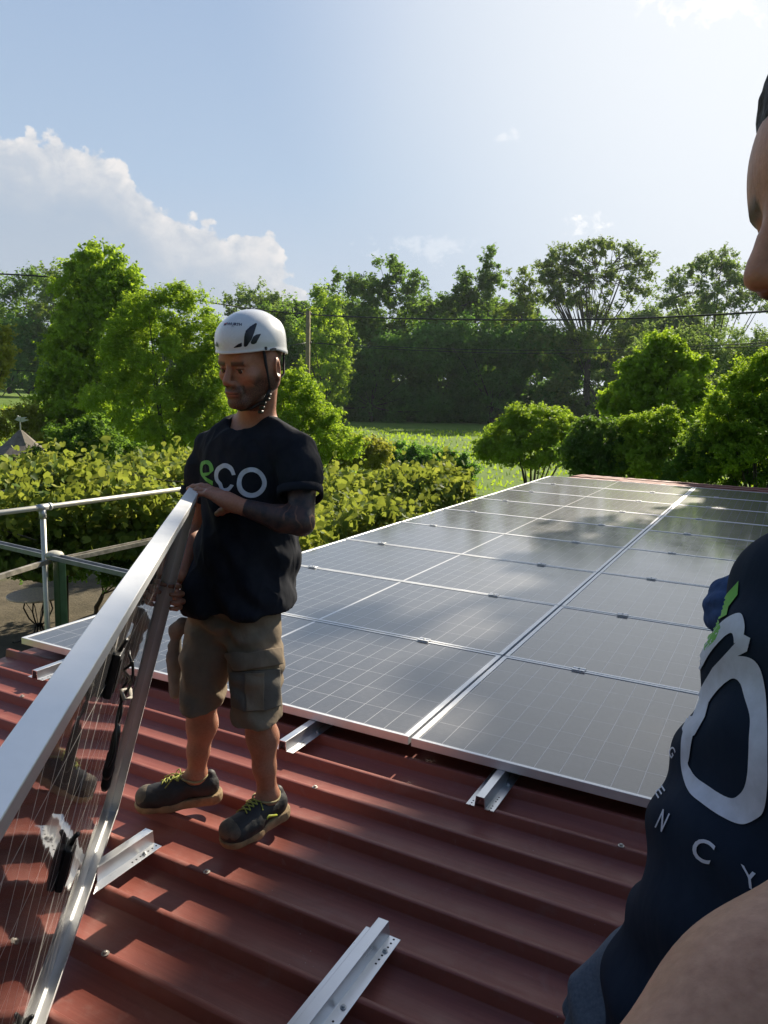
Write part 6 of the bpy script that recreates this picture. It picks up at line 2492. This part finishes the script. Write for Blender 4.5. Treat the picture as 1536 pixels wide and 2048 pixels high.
    for z_ in (pt[2] - 0.12, at(615, 686, 38)[2]):
        MB().lathe([(0.03, -0.05), (0.05, -0.02), (0.04, 0.03), (0.02, 0.06)], (pb[0] + 0.13 * RIGHT[0], pb[1] + 0.13 * RIGHT[1], z_), 10).build('insulator', M_BLACK, U, True, True)

    def wire(label, pts, r):
        P3 = [at(*p) for p in pts]
        fine = []
        for i in range(len(P3) - 1):
            p0 = P3[max(i - 1, 0)]; p1 = P3[i]; p2 = P3[i + 1]; p3 = P3[min(i + 2, len(P3) - 1)]
            for k in range(8):
                s = k / 8
                fine.append(0.5 * ((2 * p1) + (-p0 + p2) * s + (2 * p0 - 5 * p1 + 4 * p2 - p3) * s * s + (-p0 + 3 * p1 - 3 * p2 + p3) * s ** 3))
        fine.append(P3[-1])
        o = MB().tube(fine, r, 6).build('overhead_wire', M_BLACK, None, True)
        tag(o, label, 'wire', 'overhead wires strung from the wooden pole')
    wire('thick twisted overhead cable running right from the top of the wooden pole', [(615, 629, 38), (768, 636, 36), (1000, 640, 33), (1230, 638, 30), (1400, 631, 28), (1560, 621, 26), (1760, 604, 24)], 0.036)
    wire('overhead cable running left from the top of the wooden pole past the white helmet', [(615, 629, 38), (520, 620, 37), (410, 603, 35), (250, 573, 33), (120, 556, 31), (0, 548, 30), (-140, 545, 29)], 0.032)
    wire('upper of two thin lower wires running right from the pole', [(615, 685, 38), (760, 693, 36), (1000, 700, 33), (1250, 698, 30), (1560, 684, 26), (1760, 672, 24)], 0.014)
    wire('lowest thin wire sagging right from the pole', [(615, 685, 38), (760, 697, 36), (1000, 706, 33), (1250, 704, 30), (1560, 690, 26), (1760, 678, 24)], 0.014)
    wire('thin lower wire running left from the pole behind the helmet', [(615, 685, 38), (575, 692, 37), (400, 722, 35), (200, 745, 33), (60, 742, 31), (-120, 730, 29)], 0.014)


yard()


# ------------------------------------------------------------------ unseen trees added behind the camera to cut the sky light
def added_back_trees():
    rng = np.random.default_rng(31)
    base = CAM - FWD * 11.0
    for i, (s, back, w, h, lb) in enumerate(((-9.5, 2.0, 4.2, 9.0, 'unseen leafy tree added behind the viewer to cut light, left of the shed'), (-2.0, 5.0, 4.5, 10.5, 'unseen tall leafy tree added straight behind the viewer to cut light'),
                                             (6.0, 3.5, 4.6, 10.0, 'unseen leafy tree added behind the viewer to cut light, right of the shed'), (13.5, -2.0, 4.2, 9.0, 'unseen leafy tree added at the far right behind the viewer to cut light'),
                                             (-16.0, -5.0, 4.4, 8.5, 'unseen leafy tree added at the far left behind the viewer to cut light'))):
        c = base + RIGHT * s - FWD * back
        c = V3(c[0], c[1], GZ)
        T = thing('garden_tree', lb, 'tree', c)  # added out of view to dim the light from behind
        lobes = [(c + V3(rng.uniform(-1, 1), rng.uniform(-1, 1), z), (w * 0.8, w * 0.7, h * 0.20), 1.0) for z in np.linspace(0.14 * h, 0.85 * h, 6)]
        P, N, S, tint, cc = clump_leaves(lobes, 160, 0.95, 9000, 0.42, rng, 0.3, 0.3, 0.9, hollow=0.3)
        leaf_mesh('crown', P, N, S, tint, L_MID, T, rng, aspect=0.8)
        mb = MB()
        limbs(mb, c - V3(0, 0, 0.1), cc[rng.choice(len(cc), 7)], 0.22, rng)
        mb.build('trunk', M_BARK, T, True, at_world=True)


added_back_trees()

# ------------------------------------------------------------------ the summer air between here and the wood
def haze():
    m = bpy.data.materials.new('summer_haze')
    m.use_nodes = True
    n = NT(m.node_tree)
    n.n.clear()
    o = n.node('ShaderNodeOutputMaterial')
    v = n.node('ShaderNodeVolumePrincipled')
    v.inputs['Color'].default_value = (0.80, 0.88, 1.0, 1)
    v.inputs['Density'].default_value = 0.00018
    v.inputs['Anisotropy'].default_value = 0.25
    n.l.new(v.outputs[0], o.inputs['Volume'])
    b = MB().box(-900.5, -601, GZ - 2, 900.5, 1501, 40)
    h = b.build('haze', m)
    tag(h, 'thin pale blue summer haze over the field and wood', 'haze', kind='stuff')


haze()
